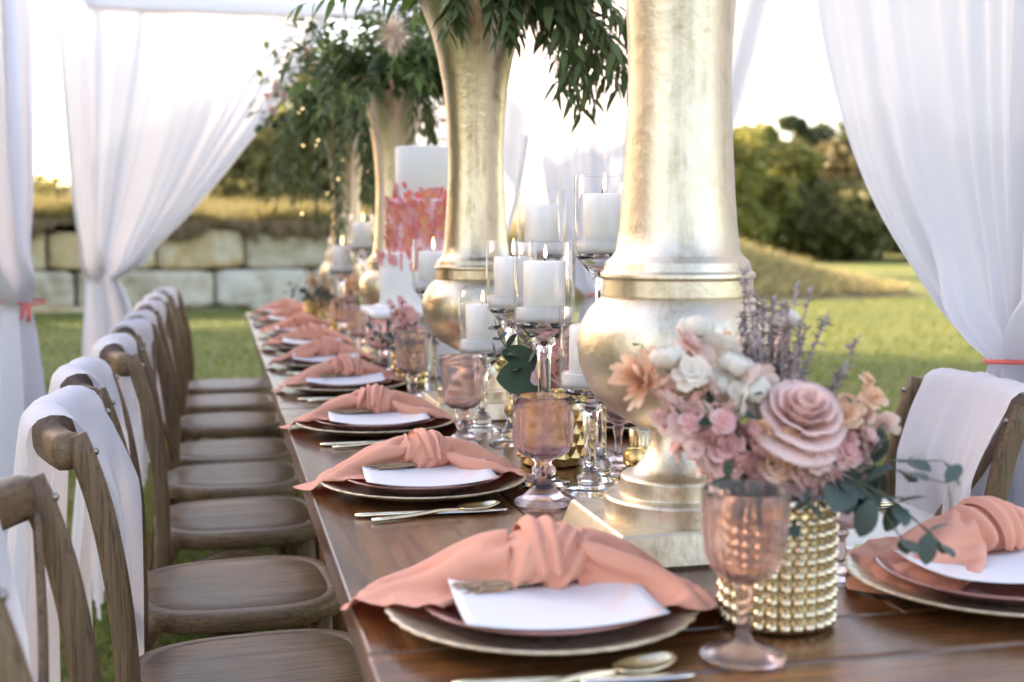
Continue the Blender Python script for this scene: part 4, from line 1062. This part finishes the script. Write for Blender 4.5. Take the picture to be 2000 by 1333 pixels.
def small_bouquet(loc, label, seedv, ms, tall=.12, spread=.07):
    b_ = thing('bouquet', label, 'bouquet', loc, RZ); r_ = random.Random(seedv)
    for k in range(7):
        a = r_.uniform(0, 2 * PI); stock(b_, (0, 0, -.02), (math.cos(a) * spread * r_.uniform(.3, 1), math.sin(a) * spread * r_.uniform(.3, 1), r_.uniform(.3, 1) * tall), 8, ms[k % len(ms)], seedv * 10 + k)
    for k in range(9):
        a = 2 * PI * k / 9; sprig(b_, (0, 0, -.02), [(math.cos(a) * spread * .7, math.sin(a) * spread * .7, .03), (math.cos(a) * spread * 1.5, math.sin(a) * spread * 1.4, r_.uniform(-.02, .07))], 7, .042, .028, 'eucalyptus' if k % 2 else 'dark_leaf', seedv * 20 + k)
    return b_
small_bouquet((.485, 3.20, TZ + .10), 'bouquet of pink sprigs and green leaves right before the cake stand', 3, ['blush_petal', 'pink_petal'], .15)
small_bouquet((.66, 2.97, TZ + .115), 'bouquet of dark leaves and cream blooms behind the second trumpet vase', 4, ['cream_petal', 'blush_petal'], .07)
small_bouquet((.475, 4.80, TZ + .115), 'bouquet of cream and peach blooms beyond the cake', 5, ['cream_petal', 'peach_petal', 'blush_petal'], .14, .09)
small_bouquet((.41, 5.35, TZ + .115), 'bouquet of peach and blush blooms closest to the stone wall', 6, ['peach_petal', 'blush_petal', 'cream_petal'], .14, .09)

# ------------------------------------------------------------------ cake
st = thing('cake_stand', 'white square cake stand on a short pedestal under the cake', 'cake stand', (.568, 3.46, TZ))
mb = MB(); mb.add(*box(-.165, .165, -.165, .165, .172, .192, .006)); obj('top', mb, 'marble', st)
mb = MB(); mb.add(*box(-.10, .10, -.10, .10, .0, .1725, .006)); obj('pedestal', mb, 'marble', st)
ck = thing('tiered_cake', 'three tier white cake with coral petal painted middle', 'cake', (.568, 3.46, TZ + .192))
link('cake_board', lathe_mesh('cake_board', [(.0, .0), (.142, .0), (.143, .004), (.142, .010), (.0, .010)], 'marble', 64), ck)
tiers = [(.127, .010, .158, 'icing'), (.103, .157, .305, 'pink_icing'), (.080, .304, .452, 'icing')]
for r, z0, z1, m_ in tiers:
    link('tier', lathe_mesh('tier', [(.0, z0), (r - .002, z0), (r, z0 + .003), (r, z1 - .005), (r - .0015, z1 - .0015), (r - .005, z1), (.0, z1)], m_, 72), ck)
r_ = random.Random(17); mb = MB()
for k in range(560):
    a = r_.uniform(0, 2 * PI); q = r_.random()
    if q < .74: r, z = .103, r_.uniform(.165, .303)
    elif q < .87: r, z = .080, .304 + abs(r_.gauss(0, .014))
    else: r, z = .127, .155 - abs(r_.gauss(0, .020))
    L, W = r_.uniform(.018, .038), r_.uniform(.011, .019); th = r_.uniform(-.5, .5)
    c = Vector((r * math.cos(a), r * math.sin(a), z)); t_ = Vector((-math.sin(a), math.cos(a), 0)); o_ = Vector((math.cos(a), math.sin(a), 0))
    d = Vector((0, 0, 1)) * math.cos(th) + t_ * math.sin(th)
    v, f = leaf(c + o_ * .0022 - d * L * .5, d, o_, L, W, -.22, .2, 'petal')
    mb.add([tuple(Vector(p)) for p in v], f, r_.choice([0, 0, 1, 2, 2]))
o = obj('painted_petals', mb, ['petal_coral', 'petal_orange', 'petal_pink'], ck); o['kind'] = 'stuff'
# drips of colour down the front of the lowest tier
for a in (-2.25, -1.9, -1.2):
    dmb = MB(); dmb.add(*tube([((.1275) * math.cos(a), .1275 * math.sin(a), .158 - .01 * k) for k in range(6)], [.003, .0035, .003, .003, .0028, .002], 8)); obj('icing_drip', dmb, 'petal_coral', ck)


# ------------------------------------------------------------------ trees
def tree(x, y, h, w, label, cm, seedv, base=0.0, nleaf=2600, ls=.32, low=.1, clumps=16, airy=1.0, group='trees along the far edge of the lawn'):
    r_ = np.random.RandomState(seedv); R_ = random.Random(seedv); t = thing('tree', label, 'tree', (x, y, base), 0, group)
    mb = MB(); mb.add(*tube([(0, 0, -.2), (.05 * h * .2, 0, h * .3), (0, .02 * h, h * .6), (0, 0, h * .9)], [h * .022, h * .017, h * .011, h * .003], 8))
    cs = []
    for k in range(clumps):
        u = (k + .5) / clumps; z = h * (low + (1 - low) * u ** .9); a = r_.uniform(0, 6.28)
        prof = math.sin(PI * min(1, (u * .82 + .14))) ** .7
        rr = w * .5 * prof * r_.uniform(.25, .95); c = np.array([rr * math.cos(a), rr * math.sin(a), z * r_.uniform(.93, 1.03)])
        cs.append((c, w * r_.uniform(.16, .27) * (.6 + .4 * prof)))
        if k % 2 == 0: mb.add(*tube([(0, 0, max(.1, z * .6)), tuple(c * np.array([.5, .5, .85])), tuple(c)], [h * .008, h * .005, h * .002], 5))
    obj('trunk', mb, 'bark', t)
    n_ = nleaf; ci = r_.randint(0, clumps, n_); d = r_.normal(size=(n_, 3)); d /= np.linalg.norm(d, axis=1)[:, None]
    rad_ = r_.uniform(.35, 1.0, n_) ** .6
    C = np.array([cs[i][0] for i in ci]) + d * (np.array([cs[i][1] for i in ci]) * rad_ * airy)[:, None] * np.array([1.1, 1.1, .85])
    C[:, 2] = np.maximum(C[:, 2], .05)
    a = r_.normal(size=(n_, 3)); a /= np.linalg.norm(a, axis=1)[:, None]; b_ = np.cross(a, r_.normal(size=(n_, 3))); b_ /= np.linalg.norm(b_, axis=1)[:, None]
    s = ls * r_.uniform(.5, 1.2, n_)[:, None]
    V_ = np.stack([C - a * s, C - b_ * s * .55, C + a * s, C + b_ * s * .55], 1).reshape(-1, 3)
    cmsh = bpy.data.meshes.new('crown'); F_ = np.arange(n_ * 4).reshape(-1, 4); cmsh.from_pydata(V_.tolist(), [], F_.tolist()); cmsh.materials.append(M[cm]); link('crown', cmsh, t); return t
def polar(px, d): # point on the ground at view angle / distance (metres) used to lay out the planting
    a = math.atan((px - 1000) / 2400) + rad(YAW); return d * math.sin(a), d * math.cos(a)
TR = [  # across, distance, height, width, material, label
    (1390, 52, 5.0, 5.5, 'crown_yellow', 'bright yellow green tree at the inner end of the lawn thicket'),
    (1490, 56, 5.6, 5.2, 'crown_yellow', 'yellow green round tree beside the rust tinted thicket'),
    (1560, 62, 5.4, 5.5, 'crown_rust', 'low rust tinted tree in the middle of the lawn thicket'),
    (1625, 60, 5.2, 5.0, 'crown_rust', 'rust and olive bushy tree above the dune tail'),
    (1560, 56, 3.4, 4.6, 'crown_green', 'short olive bush in front of the rust tinted trees'),
    (1655, 55, 3.0, 4.4, 'crown_green', 'low green bush where the dune meets the lawn'),
    (1720, 60, 4.2, 4.6, 'crown_green', 'mid green bush beside the lawn opening'),
    (1545, 74, 8.2, 3.2, 'crown_dark', 'slim dark pine showing above the rust tinted thicket'),
    (1590, 76, 7.4, 4.0, 'crown_dark', 'broad dark pine above the rust tinted thicket'),
    (1700, 66, 7.2, 6.0, 'crown_dark', 'tall dark evergreen beside the curtain edge'),
    (1780, 70, 7.6, 6.5, 'crown_dark', 'big dark evergreen half hidden by the curtain'),
    (1850, 62, 5.0, 6.0, 'crown_green', 'green tree behind the sheer curtain by the lawn'),
    (1960, 66, 6.0, 6.5, 'crown_green', 'spreading green tree behind the tied curtain'),
    (1300, 54, 4.4, 6.0, 'crown_green', 'green tree hidden behind the largest vase'),
    (1200, 56, 6.0, 5.0, 'crown_dark', 'dark tree showing in the slit between two curtains'),
]
for k, (px, d, h, w, m_, lb) in enumerate(TR):
    x, y = polar(px, d); tree(x, y, h, w, lb, m_, 300 + k, nleaf=3600, ls=.26)
TL = [(455, 33, 2.6, 5.0, 'crown_green', 'low dense bush behind the grass bank'), (540, 34, 2.9, 5.0, 'crown_green', 'dense dark bush on the grass bank'), (620, 33, 2.7, 4.5, 'crown_green', 'leafy bush on the bank beside the trailing greenery'),
      (700, 34, 2.8, 4.8, 'crown_green', 'bush on the bank behind the third trumpet vase'), (380, 35, 2.4, 4.5, 'crown_green', 'bush on the bank behind the wide knotted curtain'), (250, 36, 1.5, 4.5, 'crown_green', 'small bush on the bank behind the knotted curtain'), (90, 40, 1.0, 5.0, 'crown_green', 'tiny olive bush in the gap between two curtains'), (800, 35, 3.0, 5, 'crown_green', 'bush on the bank behind the cake')]
for k, (px, d, h, w, m_, lb) in enumerate(TL):
    x, y = polar(px, d); tree(x, y, h, w, lb, m_, 400 + k, 1.25, 3400, .17, .0, 16, 1.0, 'bushes on the grass bank')
TA = [(560, 37, 5.2, 3.0, 'slender airy tree rising above the bushes by the swept curtain'), (595, 39, 6.2, 3.0, 'tallest airy tree rising above the bushes on the bank'), (650, 38, 5.4, 3.4, 'airy tree behind the long trailing greenery'), (505, 37, 3.9, 2.6, 'short airy tree at the edge of the swept curtain'), (730, 38, 5.6, 3.4, 'airy tree behind the third trumpet vase')]
for k, (px, d, h, w, lb) in enumerate(TA):
    x, y = polar(px, d); tree(x, y, h, w, lb, 'crown_yellow' if k % 2 else 'crown_green', 430 + k, 1.25, 1300, .13, .15, 22, 1.5, 'bushes on the grass bank')
# unseen trees added beside the chair row to shade the tables and lawn
for k, (x, y, h, w) in enumerate(((-17, 9.0, 10, 7.5), (-18.5, 13.2, 10, 8), (-16, 5.0, 10, 7.5), (-20, 17.2, 10.2, 7.0), (-15, 1.0, 10, 7.5), (-18.0, 23.0, 12.0, 7.5))):
    tree(x, y, h, w, 'tall unseen shade tree added beside the chair row, %s along from the stone wall' % ORD[[3, 2, 4, 1, 5, 0][k]], 'crown_green', 460 + k, 0, 3600, .45, .05, 24, 1.0, 'added shade trees beside the chair row')

# ------------------------------------------------------------------ grass
def blades(name, pts, h0, h1, w, m_, seedv, label, lean=.5, parent=None):
    r_ = np.random.RandomState(seedv); n_ = len(pts); P = np.array(pts); a = r_.uniform(0, 6.28, n_); h = r_.uniform(h0, h1, n_)
    sd = np.stack([np.cos(a), np.sin(a), np.zeros(n_)], 1); ln = np.stack([r_.normal(0, lean, n_), r_.normal(0, lean, n_), np.ones(n_)], 1)
    ww = (w if np.isscalar(w) else np.array(w)[:, None]); hh = h[:, None]
    v0 = P - sd * ww * .5; v1 = P + sd * ww * .5; mid = P + ln * hh * .55; v2 = mid + sd * ww * .35; v3 = mid - sd * ww * .35; v4 = P + ln * hh * np.array([1.5, 1.5, .95])
    V_ = np.stack([v0, v1, v2, v3, v4], 1).reshape(-1, 3); b_ = np.arange(n_)[:, None] * 5
    F_ = [tuple(q) for q in (b_ + np.array([0, 1, 2, 3])).tolist()] + [tuple(q) for q in (b_ + np.array([3, 2, 4])).tolist()]
    me = bpy.data.meshes.new(name); me.from_pydata(V_.tolist(), [], F_); me.materials.append(M[m_]); o = link(name, me)
    return tag(o, label, 'grass', kind='stuff')
r_ = np.random.RandomState(77)
pts = []; ws = []
n_ = 90000
d = 1.6 * (26 / 1.6) ** r_.uniform(0, 1, n_); an = r_.uniform(rad(-13), rad(39), n_)
P = np.stack([d * np.sin(an), d * np.cos(an), np.zeros(n_)], 1)
keep = (P[:, 1] < 19.1 + P[:, 0] * .125)
P = P[keep]
blades('grass', P, .018, .045, .004 + .0009 * np.linalg.norm(P, axis=1), 'grass_blade', 78, 'short mown grass of the lawn', .35)
pts = []
for k in range(26000):
    s = r_.uniform(-6, 9); b_ = r_.uniform(0, 1) ** 2 * 4.0
    edge = r_.uniform(0, 1) < .35
    bb = -.02 + r_.uniform(0, .25) if (edge and s < 6.3) else b_ + .2
    cl_ = mnoise.noise(Vector((s * 1.6, bb * 1.2, 5.0))) + .5 * mnoise.noise(Vector((s * 4.0, bb * 3, 1.0)))
    if cl_ < -.28 and edge: continue
    p = wallpt(s, bb, bank_h(s, max(bb, .2)) - .03 + .12 * cl_); pts.append(p)
blades('bank_grass', [tuple(p) for p in pts], .12, .42, .022, 'bank_grass', 79, 'long dry grass hanging over the top of the stone wall', .55)
pts = []
for k in range(42000):
    s = r_.uniform(5.5, 17.2); b_ = r_.uniform(-1.2, 6); h = bank_h(s, b_)
    if h > .04: pts.append(tuple(wallpt(s, b_, h - .02)))
blades('dune_grass', pts, .08, .30, .024, 'dry_grass', 80, 'golden dry grass covering the dune at the edge of the lawn', .45)
# tufts and dead stems under the turf, dark brown also for the overhang's shadow
r_ = np.random.RandomState(90); n_ = 9000
S = r_.uniform(-4, 6.3, n_); Bk = r_.uniform(-.16, .15, n_); wav = .06 * np.sin(S * 2.3) + .05 * np.sin(S * 5.1 + 1)
P0 = np.array([tuple(wallpt(a_, b_, 1.30 + .1 * r_.rand())) for a_, b_ in zip(S, Bk)])
dn = np.stack([r_.normal(0, .25, n_) - WN.x * .5, r_.normal(0, .1, n_) - WN.y * .5, -np.ones(n_) * 1.0], 1); clump = np.array([max(0.0, .5 + 1.6 * mnoise.noise(Vector((a_ * 1.7, 3.1, 0))) + .7 * mnoise.noise(Vector((a_ * 5.0, 1.1, 0)))) for a_ in S]); L_ = (r_.uniform(.3, 1.0, n_) * (.03 + .30 * clump))[:, None]
sd = np.tile(np.array([WD.x, WD.y, 0]) * .012, (n_, 1)); V_ = np.stack([P0 - sd, P0 + sd, P0 + dn * L_ * .6 + sd, P0 + dn * L_ * .6 - sd, P0 + dn * L_], 1).reshape(-1, 3); b0 = np.arange(n_)[:, None] * 5
me = bpy.data.meshes.new('tufts_and_shade'); me.from_pydata(V_.tolist(), [], [tuple(q) for q in (b0 + np.array([0, 1, 2, 3])).tolist()] + [tuple(q) for q in (b0 + np.array([3, 2, 4])).tolist()]); me.materials.append(M['tuft_shade_brown'])
tag(link('tufts_and_shade', me), 'brown tufts and dead stems with painted overhang shade under the turf along the stone wall', 'roots', kind='stuff')
